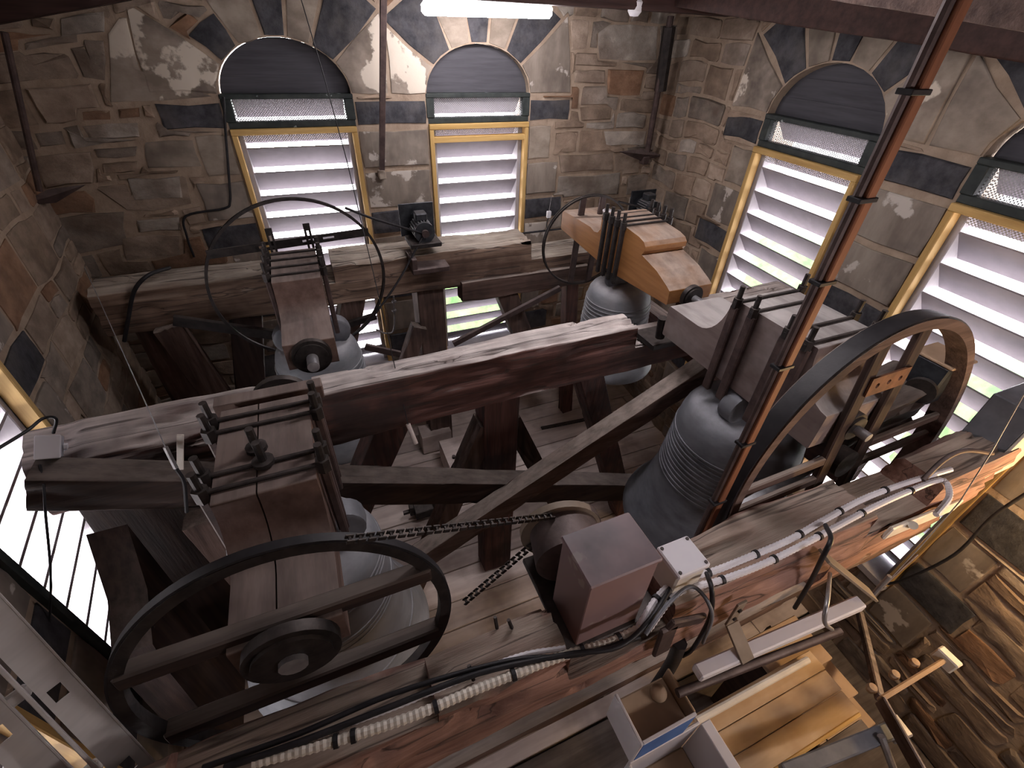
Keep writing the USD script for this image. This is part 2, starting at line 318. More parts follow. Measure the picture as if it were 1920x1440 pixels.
def stone_mesh(w, poly, proud, rng, rough=.006):
    if poly.geom_type != 'Polygon': poly = max(poly.geoms, key=lambda g: g.area) if getattr(poly, 'geoms', None) else Polygon()
    if poly.is_empty: return None
    poly = poly.simplify(.006)
    xy = np.array(poly.exterior.coords)[:-1]
    if len(xy) < 3: return None
    if len(xy) > 11: xy = xy[np.linspace(0, len(xy), 11, endpoint=False).astype(int)]
    # split long edges so that outlines can wander
    pts = []
    for i in range(len(xy)):
        a, b = xy[i], xy[(i + 1) % len(xy)]; pts.append(a)
        L = np.linalg.norm(b - a)
        if L > .11 and len(xy) < 9: pts.append((a + b) / 2 + np.array([-(b - a)[1], (b - a)[0]]) / L * rng.uniform(-1, 1) * min(.012, L * .06))
    xy = np.array(pts)[:11]; n = len(xy)
    c = np.array(poly.representative_point().coords[0]) * .5 + xy.mean(0) * .5
    e = min(.014 / max(np.sqrt(poly.area), .03), .3)
    r1, r2, r3 = xy, c + (xy - c) * (1 - e * .5), c + (xy - c) * (1 - e * 1.6)
    V3 = [wpt(w, s, z, -.03) for s, z in r1] + [wpt(w, s, z, proud * .55 + rng.uniform(-1, 1) * rough * .3) for s, z in r2] + [wpt(w, s, z, proud + rng.uniform(-1, 1) * rough) for s, z in r3] + [wpt(w, *c, proud + rng.uniform(-.5, 1.2) * rough)]
    f = []
    for k in range(n):
        l = (k + 1) % n
        for a in (0, n): f += [[a + k, a + l, a + n + l], [a + k, a + n + l, a + n + k]]
        f.append([2 * n + k, 2 * n + l, 3 * n])
    return np.array(V3), np.array(f)
def dressed(w):
    """Voussoirs and quoins round the windows of a wall: (polygon, material key)."""
    out = []; wins = WIN[w]; mids = (wins[0][1] + wins[1][0]) / 2
    for k, (s0, s1) in enumerate(wins):
        c, a = (s0 + s1) / 2, (s1 - s0) / 2
        hole = arch(s0, s1, .004)
        lim = sbox(-9, -9, mids - .008, ZT) if k == 0 else sbox(mids + .008, -9, 9, ZT)
        def wedge(t0, t1, R0, R1):
            P = []
            for t in (t0, (t0 + t1) / 2, t1): P.append((c + a * .9 * math.cos(math.radians(t)), SPRING + RISE * .9 * math.sin(math.radians(t))))
            for t, R in ((t1, R1), (t0, R0)): P.append((c + R * math.cos(math.radians(t)), SPRING + R * math.sin(math.radians(t))))
            return Polygon(P).buffer(-.006)
        wl = w == 'back' and k == 0
        for t0, t1, R0, R1, m in ((180, 148, .60, .66, 'plastered'), (148, 125 if wl else 122, .44 if wl else .62, .40 if wl else .58, 'bluestone'), (124 if wl else 122, 100, .56, .55, 'sandstone'), (100, 81, .57, .57, 'bluestone'), (81, 60, .55, .56, 'sandstone'), (60, 36, .58, .62, 'bluestone'), (36, 0, .66, .60, 'plastered' if k == 0 else 'streaked')):
            p = wedge(t0, t1, R0, R1).difference(hole).intersection(lim)
            if p.area > .004: out.append((p, m))
        rows = [(-.315, -.44, .29, 'bluestone'), (-.455, -.66, .17, 'sandstone'), (-.67, -.88, .24, 'sandstone'), (-.895, -1.04, .29, 'bluestone'), (-1.055, -1.29, .19, 'sandstone'), (-1.3, -1.49, .27, 'bluestone'), (-1.505, -1.75, .18, 'sandstone'), (-1.76, -1.94, .26, 'bluestone'), (-1.95, -2.2, .2, 'sandstone')]
        for z1, z0, wd, m in rows:
            for side in (-1, 1):
                edge = s0 if side < 0 else s1
                inner = (k == 0 and side > 0) or (k == 1 and side < 0)
                if inner:
                    if k == 1: continue
                    p = sbox(s1, z0, wins[1][0], z1)
                    m2 = 'streaked' if m == 'sandstone' else m
                else:
                    p = sbox(min(edge, edge + side * wd), z0, max(edge, edge + side * wd), z1); m2 = 'streaked' if (m == 'sandstone' and z1 < -.6) else m
                out.append((p.buffer(-.007), m2))
    res, taken = [], None
    for p, m in out:
        if taken is not None: p = p.difference(taken.buffer(.01))
        if p.geom_type != 'Polygon': p = max(p.geoms, key=lambda g: g.area) if getattr(p, 'geoms', None) else p
        if p.area < .003: continue
        taken = p if taken is None else taken.union(p)
        res.append((p, m))
    return res
def handplaced(w):
    if w != 'back': return []
    Q = [([(205, 195), (200, 60), (222, 28), (255, 28), (425, 138), (412, 183)], 'plastered'), ([(300, 62), (352, 18), (402, 62), (425, 110), (372, 82)], 'rubble2'),
         ([(75, 365), (160, 355), (180, 372), (183, 400), (85, 408)], 'rubble2'), ([(235, 332), (340, 328), (348, 372), (250, 377)], 'rubble3'), ([(268, 265), (425, 258), (428, 312), (275, 317)], 'sandstone'),
         ([(150, 235), (262, 228), (266, 258), (165, 262)], 'rubble3'), ([(60, 248), (118, 243), (128, 272), (75, 278)], 'rubble4'), ([(172, 278), (262, 272), (258, 294), (180, 297)], 'rubble4'),
         ([(188, 305), (262, 300), (258, 322), (192, 325)], 'rubble1'), ([(62, 292), (172, 282), (178, 345), (85, 356)], 'rubble0'), ([(252, 412), (338, 405), (342, 432), (258, 437)], 'rubble3'),
         ([(82, 412), (235, 395), (243, 458), (150, 478), (90, 450)], 'rubble4'), ([(225, 445), (340, 440), (342, 482), (235, 490)], 'rubble0'), ([(40, 80), (150, 62), (152, 80), (42, 98)], 'rubble4'),
         ([(150, 208), (210, 205), (212, 226), (152, 228)], 'rubble2'), ([(218, 203), (264, 199), (266, 221), (222, 224)], 'rubble2'), ([(110, 33), (200, 18), (200, 62), (112, 72)], 'rubble3'),
         ([(1120, 45), (1235, 48), (1232, 115), (1122, 112)], 'rubble3'), ([(1138, 128), (1210, 130), (1200, 180), (1138, 178)], 'rubble2'), ([(1085, 200), (1150, 198), (1146, 225), (1088, 228)], 'rubble1'),
         ([(1130, 245), (1215, 245), (1208, 275), (1135, 275)], 'rubble3'), ([(1045, 290), (1150, 285), (1150, 320), (1050, 325)], 'rubble0'), ([(1035, 330), (1165, 322), (1160, 365), (1035, 372)], 'rubble3')]
    return [(Polygon([onwall(w, *p) for p in q]).buffer(0).buffer(-.003), m) for q, m in Q]
def rubble(w, taken, rng):
    s_lo, s_hi = SPAN[w]; out = []; z = ZB
    blocked = taken.buffer(.011)
    while z < ZT:
        h = rng.choice([.075, .1, .12, .14, .165]) * (1.35 if w == 'left' else 1.05); s = s_lo - rng.uniform(0, .2)
        while s < s_hi:
            wd = rng.uniform(.14, .38) * (h / .12) ** .35
            def wob(a, b): return .012 * math.sin(a * 5.3 + b * 3.1) + .008 * math.sin(a * 11 + b * 7)
            cells = [(z, z + h)]
            if h > .13 and rng.random() < .4: k = rng.uniform(.3, .7); cells = [(z, z + h * k), (z + h * k, z + h)]
            for a, b in cells:
                j = lambda: rng.uniform(-.01, .01)
                p = Polygon([(s + j(), a + wob(s, z)), (s + wd / 2, a + wob(s + wd / 2, z) + j()), (s + wd + j(), a + wob(s + wd, z)), (s + wd + j(), b + wob(s + wd, z + h)), (s + wd / 2, b + wob(s + wd / 2, z + h) + j()), (s + j(), b + wob(s, z + h))]).buffer(-.02 + rng.uniform(0, .006), 2).buffer(.013, 2)
                p = p.difference(blocked)
                for g in getattr(p, 'geoms', [p]):
                    if g.area > .0022: out.append((g.buffer(-.002), rng.choice(['rubble0', 'rubble0', 'rubble1', 'rubble1', 'rubble3', 'rubble4', 'rubble4', 'rubble2'])))
            s += wd
        z += h
    return out
for w, label in (('back', 'rubble stone back wall with two arched louvre windows'), ('right', 'rubble stone right hand wall with two arched louvre windows'), ('left', 'rubble stone left wall beside the ladder')):
    rng = random.Random({'back': 11, 'right': 23, 'left': 37}[w])
    T = Thing('wall_' + w, label, 'wall', kind='structure')
    s_lo, s_hi = SPAN[w]
    holes = unary_union([arch(*q) for q in WIN[w]])
    slab = sbox(s_lo - (.3 if w == 'back' else 0), ZB, s_hi + (.3 if w == 'back' else 0), ZT).difference(holes)
    T.part('mortar', extrude(slab, wpt(w, 0, 0), WALLS[w][1], UP, -WALLS[w][2] * .24), M['mortar'])
    hp = handplaced(w); ds = dressed(w)
    t1 = unary_union([p for p, _ in ds])
    hp = [(p.difference(t1.buffer(.01)), m) for p, m in hp]
    hp = [(p if p.geom_type == 'Polygon' else max(p.geoms, key=lambda g: g.area), m) for p, m in hp if p.area > .002]
    taken = unary_union([t1] + [p for p, _ in hp] + [arch(*q, .0) for q in WIN[w]])
    stones = ds + hp
    rb = rubble(w, taken, rng); rb.sort(key=lambda q: -q[0].area)
    stones += rb
    rest = []
    for i, (p, m) in enumerate(stones):
        pr = rng.uniform(.004, .012) if m in ('bluestone', 'sandstone', 'streaked', 'plastered') else rng.uniform(.003, .015) * (.6 if w == 'left' else 1)
        g = stone_mesh(w, p, pr, rng, .003 if m in ('bluestone', 'sandstone', 'streaked', 'plastered') else .006 if w != 'left' else .003)
        if g is None: continue
        if i < 298: T.part('stone', g, M[m], smooth=35)
        else: rest.append(g)
    if rest: T.part('small_stone', rest, M['rubble1'], kind='stuff')
    T.done()

# windows
def window(num, w, s0, s1, label, double=False, gap=0.0, plain=False):
    T = Thing(f'window_{num}', label, 'window', kind='structure')
    O, e, n = WALLS[w]; c, a = (s0 + s1) / 2, (s1 - s0) / 2
    def wb(sa, za, sb, zb, da, db, bev=.003):
        return hull([wpt(w, s, z, d) for s in (sa + bev, sb - bev) for z in (za + bev, zb - bev) for d in (da, db)] + [wpt(w, s, z, d) for s in (sa, sb) for z in (za + bev, zb - bev) for d in (da + bev, db - bev)] + [wpt(w, s, z, d) for s in (sa + bev, sb - bev) for z in (za, zb) for d in (da + bev, db - bev)])
    el = affinity.translate(affinity.scale(Point(0, 0).buffer(1, 24), a - .002 - abs(gap) * .4, RISE - .002), c + gap, SPRING).intersection(sbox(-9, SPRING + .004, 9, 9))
    zs = [SPRING, SPRING + .082, SPRING + .165, SPRING + .3]
    for k in range(3):
        p = el.intersection(sbox(-9, zs[k] - .003, 9, zs[k + 1] + .003))
        T.part('arch_board', extrude(p, wpt(w, 0, 0, -.045 - .004 * k), e, UP, -n * .015), M['tympanum'])
    z1, z0 = SPRING + .008, -.437
    T.part('transom_rail', [wb(s0 - .005, z1 - .022, s1 + .005, z1, -.05, .006)], M['green']); T.part('transom_rail', [wb(s0 - .005, z0, s1 + .005, z0 + .03, -.05, .0)], M['green'])
    T.part('transom_stile', [wb(s0 - .005, z0 + .03, s0 + .04, z1 - .022, -.05, .004)], M['green']); T.part('transom_stile', [wb(s1 - .04, z0 + .03, s1 + .005, z1 - .022, -.05, .004)], M['green'])
    q = [wpt(w, s0 + .03, -.5, -.022), wpt(w, s1 - .03, -.5, -.022), wpt(w, s1 - .03, z1 - .01, -.022), wpt(w, s0 + .03, z1 - .01, -.022)]
    T.part('mesh_screen', (np.array(q), np.array([[0, 1, 2], [0, 2, 3]])), M['mesh'])
    T.part('head_rail', [wb(s0, z0 - .028, s1, z0, -.03, .022)], M['pine_x' if w == 'back' else 'pine_y'])
    if double: T.part('head_rail', [wb(s0, z0 - .098, s1, z0 - .066, -.03, .018)], M['pine_x'])
    T.part('stile', [wb(s0, SILL, s0 + .026, z0 - .028, -.03, .02)], M['pine_z']); T.part('stile', [wb(s1 - .026, SILL, s1, z0 - .028, -.03, .02)], M['green'] if plain else M['pine_z'])
    T.part('jamb', [wb(s0, SILL, s0 + .05, z0, -.2, -.032)], M['jamb']); T.part('jamb', [wb(s1 - .05, SILL, s1, z0, -.2, -.032)], M['green'] if plain else M['jamb'])
    T.part('sill', [wb(s0, SILL - .02, s1, SILL + .02, -.22, .03)], M['jamb'])
    k = 0
    while True:
        z = -.295 - .1208 * k
        if z - .11 < SILL + .02: break
        pa, pb = wpt(w, s0 + .04, z, -.034), wpt(w, s1 - .04, z, -.034)
        off = -n * .085 - UP * .106; th = nrm(np.cross(e, off)) * .007
        T.part('slat', hull([p + o + t for p in (pa, pb) for o in (off * 0, off) for t in (th * 0, th)]), M['louvre'], smooth=False)
        k += 1
    T.done()
window(1, 'back', -.291, .325, 'arched louvre window with yellow frame behind the thin iron wheel, back wall left', gap=.003)
window(2, 'back', .727, 1.356, 'arched louvre window under the fluorescent lamp, with doubled yellow head rail', double=True)
window(3, 'right', .96, 1.60, 'arched louvre window on the right wall nearer the corner')
window(4, 'right', 1.99, 2.63, 'arched louvre window at the right edge behind the big wooden wheel', gap=.003)
window(5, 'left', 1.27, 1.86, 'bright louvre window at the left edge above the ladder', plain=True)
window(6, 'left', 2.16, 2.76, 'louvre window in the bottom left corner under the ladder', plain=True)

# floor of planks, ceiling, ground outdoors
T = Thing('floor', 'bell chamber floor of wide pale dusty planks', 'floor', kind='structure')
rng = random.Random(5); y = 0.5
T.part('subfloor', block((-1.3, -.9, ZB - .12), (2.6, 3.1, ZB - .05)), M['dark_x'])
while y < 2.95:
    wd = rng.uniform(.13, .19); x = -1.25 - rng.uniform(0, .8)
    while x < 2.4:
        L = rng.uniform(1.2, 2.0)
        T.part('plank', block((x, y, ZB - .05), (x + L - .006, y + wd - .006, ZB + rng.uniform(-.003, .003)), .003), M['plank']); x += L
    y += wd
T.part('plank', block((-1.25, -.85, ZB - .05), (2.4, .49, ZB), .003), M['dark_x'])
T.done()
T = Thing('ceiling', 'dark brown boarded timber ceiling', 'ceiling', kind='structure')
x = -1.4
while x < 2.7:
    T.part('board', block((x, -1.0, .2), (x + .195, 3.2, .24), .004), M['ceil']); x += .2
T.done()
T = Thing('wall_front', 'plain stone wall behind the viewpoint', 'wall', kind='structure')
T.part('wall_front', block((-1.4, -.97, ZB), (2.6, -.85, ZT)), M['rubble1']); T.done()
T = Thing('ground', 'pale gravel ground far below the louvres', 'ground', kind='structure')
T.part('ground', block((-60, -60, -11.2), (60, 60, -11)), M['gravel']); T.done()
for k, (x, y, r, lb) in enumerate([(-2.5, 12, 2.2, 'below the back left window'), (4.5, 13, 2.4, 'below the back right window'), (13, 9, 2.6, 'through the right wall louvres near the corner'), (13, 1, 2.8, 'through the louvres behind the big wooden wheel')]):
    T = Thing('tree', 'round green tree outside glimpsed ' + lb, 'tree')
    ic = trimesh.creation.icosphere(3, 1.0); v = np.array(ic.vertices)
    v = v * (r * (.75 + .5 * fb(v, 2.5, 3, k)))[:, None] + [x, y, -11 + r * 1.5]
    T.part('crown', (v, np.array(ic.faces)), M['leaf'], smooth=60); T.part('trunk', cyl(V(x, y, -11), V(x, y, -11 + r), .25, 10), M['brown_z']); T.done()

# ---------------------------------------------------------------- roof beams over the frame
def one(name, label, category, mesh, mat, group=None, smooth=35):
    T = Thing(name, label, category, group); T.part(name, mesh, mat, smooth); T.done()
A0, B0 = at(0, 46, y=2.84), at(240, 1, y=2.84)
one('ceiling_beam', 'dark ceiling beam crossing the top left corner', 'beam', timber(A0 + (A0 - B0) * .5 + UP * .062, B0 + (B0 - A0) * .4 + UP * .062, .08, .12, rough=.004, seed=31), M['ceil'])
A0 = at(1017, 2, y=2.45); B0 = at(1285, 13, y=2.45)
one('ceiling_beam', 'dark ceiling beam that carries the fluorescent lamp', 'beam', timber(V(-1.1, 2.44, .145), V(2.3, 2.44, .155), .14, .10, rough=.004, seed=32), M['ceil'])
A0 = at(1280, 14, y=2.4); B0 = at(1727, 84, x=2.05)
d = B0 - A0
one('ceiling_beam', 'thick dark brown beam along the top of the right wall', 'beam', timber(A0 + UP * .09, A0 + d * 1.9 + UP * .09, .16, .18, rough=.005, seed=33), M['ceil'])
T = Thing('ceiling_joist', 'brown ceiling joist at the top right corner', 'beam'); A0 = at(1560, 4, y=1.05); B0 = at(1920, 66, y=.62)
T.part('ceiling_joist', timber(A0 + UP * .04, B0 + (B0 - A0) * .5 + UP * .04, .09, .07, rough=.004, seed=34), M['brown_x']); T.done()

# ---------------------------------------------------------------- timber bell frame
bx = lambda xs, x0: [(a - x0, b - x0, d) for a, b, d in xs]
one('timber_beam', 'massive pale-topped rear beam running below the back windows', 'beam', timber(V(-1.02, 2.585, -1.115), V(2.25, 2.585, -1.115), .25, .23, rough=.02, seed=3, dn=.014, wear=.04, notches=bx([(-.235, .04, .1), (1.2, 2.2, .12)], -1.02), n=10), M['rear_beam'])
one('timber_beam', 'massive cracked middle beam with whitened top and red painted side', 'beam', timber(V(-.93, 1.41, -1.115), V(2.2, 1.46, -1.115), .145, .235, rough=.016, seed=5, dn=.012, wear=.012, notches=bx([(-.26, -.125, .035), (1.215, 1.53, .1)], -.93), lift=[(.1, .66, .012)], chamf=[(-.2, .66, .07, 1)], n=14), M['beam_x'])
one('timber_beam', 'massive near beam with split dusty top and salmon coloured face', 'beam', timber(V(-1.05, .372, -1.115), V(1.93, .385, -1.115), .145, .235, rough=.022, seed=9, dn=.012, wear=.045, notches=bx([(-.42, .02, .04), (.3, .57, .1), (1.235, 1.52, .09)], -1.05), n=11), M['front_beam'])
one('timber_block', 'dark rounded log end beyond the large wooden wheel on the near beam', 'block', timber(V(1.5, .645, -1.06), V(1.87, .645, -1.0), .15, .2, rough=.03, seed=61), M['dark_x'])
one('timber_beam', 'brown plank fixed below the right end of the near beam', 'beam', timber(V(1.3, .37, -1.36), V(2.02, .385, -1.36), .06, .22, rough=.014, seed=62), M['front_beam'])
one('cover_plate', 'cream cover plate with a dark hole on the face of the near beam', 'plate', [bar(at(1662, 1000, y=.29), at(1795, 945, y=.29), .012, .05), cyl(at(1712, 985, y=.283), at(1712, 985, y=.275), .012, 10)], M['pvc'])
one('timber_beam', 'thin lower rail beneath the near beam', 'beam', timber(V(-.2, .36, -1.5), V(2.0, .38, -1.5), .05, .06, rough=.008, seed=12), M['brown_x'])
one('timber_brace', 'long timber falling from the left wall behind the near headstock', 'brace', timber(V(-.855, 1.25, -1.018), V(1.37, 1.25, -1.99), .095, .12, rough=.008, seed=14), M['dark_x'])
one('timber_brace', 'long timber strut climbing to the right below the cracked middle beam', 'brace', timber(V(.115, 1.15, -1.8), V(1.56, 1.15, -1.045), .075, .1, rough=.008, seed=15), M['brown_x'])
one('timber_post', 'red painted centre post under the cracked middle beam', 'post', timber(V(.585, 1.455, -1.22), V(.585, 1.455, -2.55), .12, .165, up=(1, 0, 0), rough=.006, seed=16), M['beam_z'])
one('timber_brace', 'leaning red post left of the centre post', 'brace', timber(V(.14, 1.46, -1.22), V(-.5, 1.46, -2.55), .12, .13, up=(1, 0, 0), rough=.006, seed=17), M['beam_z'])
one('timber_brace', 'leaning reddish post right of the centre post', 'brace', timber(V(1.03, 1.48, -1.22), V(1.52, 1.48, -2.55), .12, .12, up=(1, 0, 0), rough=.006, seed=18), M['beam_z'])
one('timber_brace', 'foot strut on the left of the centre post', 'brace', timber(V(.53, 1.455, -1.4), V(.08, 1.455, -2.55), .1, .09, up=(1, 0, 0), rough=.008, seed=19), M['brown_z'])
one('timber_brace', 'foot strut on the right of the centre post', 'brace', timber(V(.64, 1.455, -1.4), V(1.12, 1.455, -2.55), .1, .09, up=(1, 0, 0), rough=.008, seed=20), M['dark_z'])
one('timber_post', 'broad dark end post under the left end of the middle beam', 'post', timber(V(-.67, 1.36, -1.2), V(-.78, 1.36, -2.55), .1, .36, up=(1, 0, 0), rough=.008, seed=21), M['dark_z'])
one('timber_brace', 'dark diagonal post behind the near left headstock', 'brace', timber(V(-.5, 1.145, -1.2), V(-.4, 1.145, -2.5), .07, .1, up=(1, 0, 0), rough=.008, seed=22), M['brown_z'])
one('timber_post', 'broad brown post of the rear frame left of its louvre opening', 'post', timber(V(.56, 2.58, -1.21), V(.56, 2.58, -2.55), .16, .165, up=(1, 0, 0), rough=.006, seed=24), M['brown_z'])
one('timber_brace', 'wedge shaped foot beside the rear frame post', 'brace', timber(V(.47, 2.5, -1.47), V(.25, 2.5, -2.0), .08, .09, up=(1, 0, 0), rough=.006, seed=25), M['brown_z'])
one('timber_post', 'squared post under the far left end of the rear beam', 'post', timber(V(-.86, 2.58, -1.21), V(-.86, 2.58, -2.55), .15, .14, up=(1, 0, 0), rough=.008, seed=26), M['brown_z'])
one('timber_brace', 'curved pale brace beside the far left post', 'brace', timber(V(-.76, 2.43, -1.2), V(-.62, 2.43, -2.1), .06, .13, up=(1, 0, 0), rough=.012, seed=27), M['brown_z'])
one('timber_brace', 'dark slanting post under the rear beam left of the thin wheel', 'brace', timber(V(-.43, 2.56, -1.22), V(-.68, 2.56, -2.3), .13, .15, up=(1, 0, 0), rough=.008, seed=28), M['dark_z'])
one('timber_brace', 'slanting post seen through the lower right of the thin wheel', 'brace', timber(V(.13, 2.56, -1.2), V(-.1, 2.56, -1.9), .12, .13, up=(1, 0, 0), rough=.008, seed=29), M['brown_z'])
one('timber_beam', 'short rail below the rear beam in front of the louvres', 'beam', timber(V(.735, 2.47, -1.255), V(1.6, 2.47, -1.255), .1, .125, rough=.008, seed=30), M['brown_x'])
one('timber_brace', 'leaning grey post under the short rear rail', 'brace', timber(V(1.03, 2.5, -1.3), V(1.35, 2.5, -2.1), .12, .13, up=(1, 0, 0), rough=.008, seed=35), M['brown_z'])
one('timber_post', 'thin reddish post behind the oak headstock bell', 'post', timber(V(1.52, 2.5, -1.3), V(1.62, 2.5, -2.5), .08, .09, up=(1, 0, 0), rough=.006, seed=36), M['beam_z'])
one('timber_beam', 'brown end beam along the right wall under the grey headstock', 'beam', timber(V(1.8, .66, -1.16), V(1.9, 1.55, -1.12), .12, .18, rough=.012, seed=37), M['brown_y'])
one('timber_beam', 'brown tie between the frames beside the grey headstock', 'beam', timber(V(1.79, .6, -1.36), V(1.8, 2.4, -1.36), .1, .12, rough=.008, seed=38), M['beam_y'])
T = Thing('bearing_block', 'pale bearing block with bolt holes lying on the floor planks', 'block')
T.part('block_body', timber(V(.5, 2.2, -2.44), V(.79, 2.2, -2.44), .3, .2, rough=.005, seed=39), M['plank'])
for x, y in ((.55, 2.15), (.63, 2.2), (.71, 2.24)): T.part('bolt', cyl(V(x, y, -2.345), V(x, y, -2.32), .012, 8), M['iron'])
T.done()
one('timber_block', 'dusty timber block lying behind the bearing block', 'block', timber(V(.4, 2.52, -2.46), V(.62, 2.52, -2.46), .14, .17, rough=.006, seed=40), M['plank'])
T = Thing('iron_clamp', 'black iron clamp with bolts on the floor below the dark long brace', 'clamp'); q = V(.27, 1.93, -2.53)
T.part('clamp_body', block(q + V(-.06, -.05, 0), q + V(.06, .05, .07)), M['iron']); T.part('clamp_jaw', [block(q + V(-.09, -.02, .02), q + V(-.06, .02, .1)), block(q + V(.06, -.02, .02), q + V(.08, .02, .11))], M['iron']); T.part('bolt', cyl(q + V(-.13, 0, .05), q + V(-.06, 0, .05), .014, 8), M['iron']); T.done()
one('floor_strip', 'dark iron strip let into the floor planks', 'strip', bar(at(1015, 803, z=ZB + .006), at(1190, 768, z=ZB + .006), .035, .014), M['iron'])
one('timber_brace', 'broad dark side timber standing against the bright left louvres', 'brace', extrude(Polygon([(1.19, -1.2), (1.08, -1.38), (.95, -1.47), (.92, -1.6), (.86, -2.3), (1.19, -2.3)]), V(-.8, 0, 0), V(0, 1, 0), UP, V(.1, 0, 0)), M['dark_z'])
def flat(name, label, p0, p1, w, h, mat, up=(0, 0, 1), cat_='bar'): one(name, label, cat_, bar(p0, p1, w, h, up, .002), mat)
flat('tie_bar', 'black flat iron tie under the rear beam on the left', at(325, 600, y=2.4), at(545, 632, y=2.4), .03, .05, M['iron'])
flat('tie_bar', 'black iron tie crossing below the thin wheel', at(640, 612, y=2.47), at(705, 592, y=2.47), .03, .035, M['iron'])
flat('tie_bar', 'thin brown iron stay rising across the rear louvres', at(850, 645, y=2.38), at(1050, 540, y=2.38), .025, .035, M['strap'])
flat('tie_bar', 'brown iron bar low beside the rear left bell', at(685, 650, y=2.2), at(750, 664, y=2.2), .02, .035, M['strap'])

# ---------------------------------------------------------------- bells, headstocks, wheels
def bell(T, cx, cy, ztop, R, mat, bands, lipz=1.86, k=1.0):
    P = [(0, 0), (.3, 0), (.42, -.015), (.5, -.045), (.57, -.1), (.62, -.18), (.645, -.27), (.66, -.38)]
    for a in np.linspace(.4, 1.05, 14): P.append((.664 + .05 * ((a - .4) / .65) ** 1.4, -a))
    P += [(.745, -1.2), (.79, -1.38), (.85, -1.54), (.92, -1.68), (.975, -1.78), (1.0, -lipz), (.985, -lipz - .05), (.93, -lipz - .03), (.86, -1.6), (.72, -1.2), (.62, -.6), (.5, -.12), (0, -.08)]
    P = [(r * R, z * R) for r, z in P]
    b0 = T.part('bell_body', lathe(P, V(cx, cy, ztop), 72), mat, smooth=40)
    for b in bands:
        r = np.interp(b, [-p[1] / R for p in P[:29]], [p[0] / R for p in P[:29]]) * R
        a = np.linspace(0, 2 * np.pi, 64, endpoint=False)
        T.part('moulding_band', tube(np.stack([cx + r * np.cos(a), cy + r * np.sin(a), np.full(64, ztop - b * R)], 1), .0045, 6, closed=True), mat, smooth=60, of=b0)
    cr = []
    for dx, dy in ((-.10, -.02), (.10, -.02)):
        cr.append(lathe([(r * k, h * k) for r, h in [(.0, -.035), (.05, -.035), (.062, -.028), (.066, 0), (.062, .028), (.05, .035), (0, .035)]], V(cx + dx * k, cy + dy * k, ztop + .04 * k), 20, axis=(0, 1, 0)))
    cr.append(block((cx - .11 * k, cy - .06 * k, ztop - .01), (cx + .11 * k, cy + .06 * k, ztop + .075), .02))
    T.part('crown', cr, M['greymetal'], smooth=40)
    cl = tube([V(cx, cy, ztop - .1), V(cx, cy, ztop - R * 1.5)], R * .06, 8)
    ball = trimesh.creation.icosphere(2, R * .17); bv = np.array(ball.vertices) + [cx, cy, ztop - R * 1.72]
    T.part('clapper', [cl, (bv, np.array(ball.faces))], M['iron'], smooth=60)
def headstock(T, x0, x1, yf, yn, zb, zend, ztop, cf, cn, mat, rods, strapmat='strap', plate=None, scoop=.12, pin=.06, stub=.09, split=False, prof=None, rw=.022, near=True):
    """x0..x1 across; yf far end, yn near end; raised between cf and cn; rods: y of the hanging straps."""
    P = [(yf, zb), (yf, zend)]
    for t in np.linspace(0, 1, 9): P.append((cf + scoop * (1 - math.sin(t * math.pi / 2)), zend + (ztop - zend) * (1 - math.cos(t * math.pi / 2))))
    for t in np.linspace(1, 0, 9): P.append((cn - scoop * (1 - math.sin(t * math.pi / 2)), zend + (ztop - zend) * (1 - math.cos(t * math.pi / 2))))
    P += [(yn, zend), (yn, zb)]
    if prof: P = prof
    poly = Polygon(P).buffer(0).buffer(-.006, join_style=2).buffer(.006)
    cx = (x0 + x1) / 2
    if split:
        k = x0 + (x1 - x0) * .42
        h0 = T.part('headstock_body', [extrude(poly, V(x0, 0, 0), V(0, 1, 0), UP, V(k - .0015 - x0, 0, 0)), extrude(poly, V(k + .0015, 0, 0), V(0, 1, 0), UP, V(x1 - k - .0015, 0, 0))], mat, smooth=25)
    else: h0 = T.part('headstock_body', extrude(poly, V(x0, 0, 0), V(0, 1, 0), UP, V(x1 - x0, 0, 0)), mat, smooth=25)
    for y, d in ((yf, 1), (yn, -1)) if near else ((yf, 1),):
        T.part('gudgeon_plate', lathe([(0, 0), (pin, 0), (pin, .022), (pin * .82, .022), (pin * .82, .03), (0, .03)], V(cx, y, (zb + zend) / 2), 28, axis=(0, d, 0)), M['iron'], of=h0)
        T.part('gudgeon_pin', cyl(V(cx, y, (zb + zend) / 2), V(cx, y + d * stub, (zb + zend) / 2), pin * .3, 14), M['galv'], of=h0)
    for i, y in enumerate(rods):
        for x, sg in ((x0, -1), (x1, 1)):
            xx = x + sg * .016
            T.part('strap_rod', bar(V(xx, y, zb - .055), V(xx, y, ztop - .01), .02, rw, up=(0, 1, 0)), M[strapmat], of=h0)
            T.part('rod_nut', cat([cyl(V(xx, y, ztop - .015), V(xx, y, ztop + .018), .0155, 6), cyl(V(xx, y, ztop + .018), V(xx, y, ztop + .06), .0085, 8)]), M['iron'], of=h0)
        T.part('cross_strap', bar(V(x0 - .03, y, ztop + .004), V(x1 + .03, y, ztop + .004), .011, .008, bev=.002), M['iron'], of=h0)
    if plate:
        y0, y1 = plate
        T.part('top_plate', block((x0 - .02, y0, ztop - .04), (x1 + .035, y1, ztop + .0), .002), M['headstock_brown'], of=h0)
    return h0
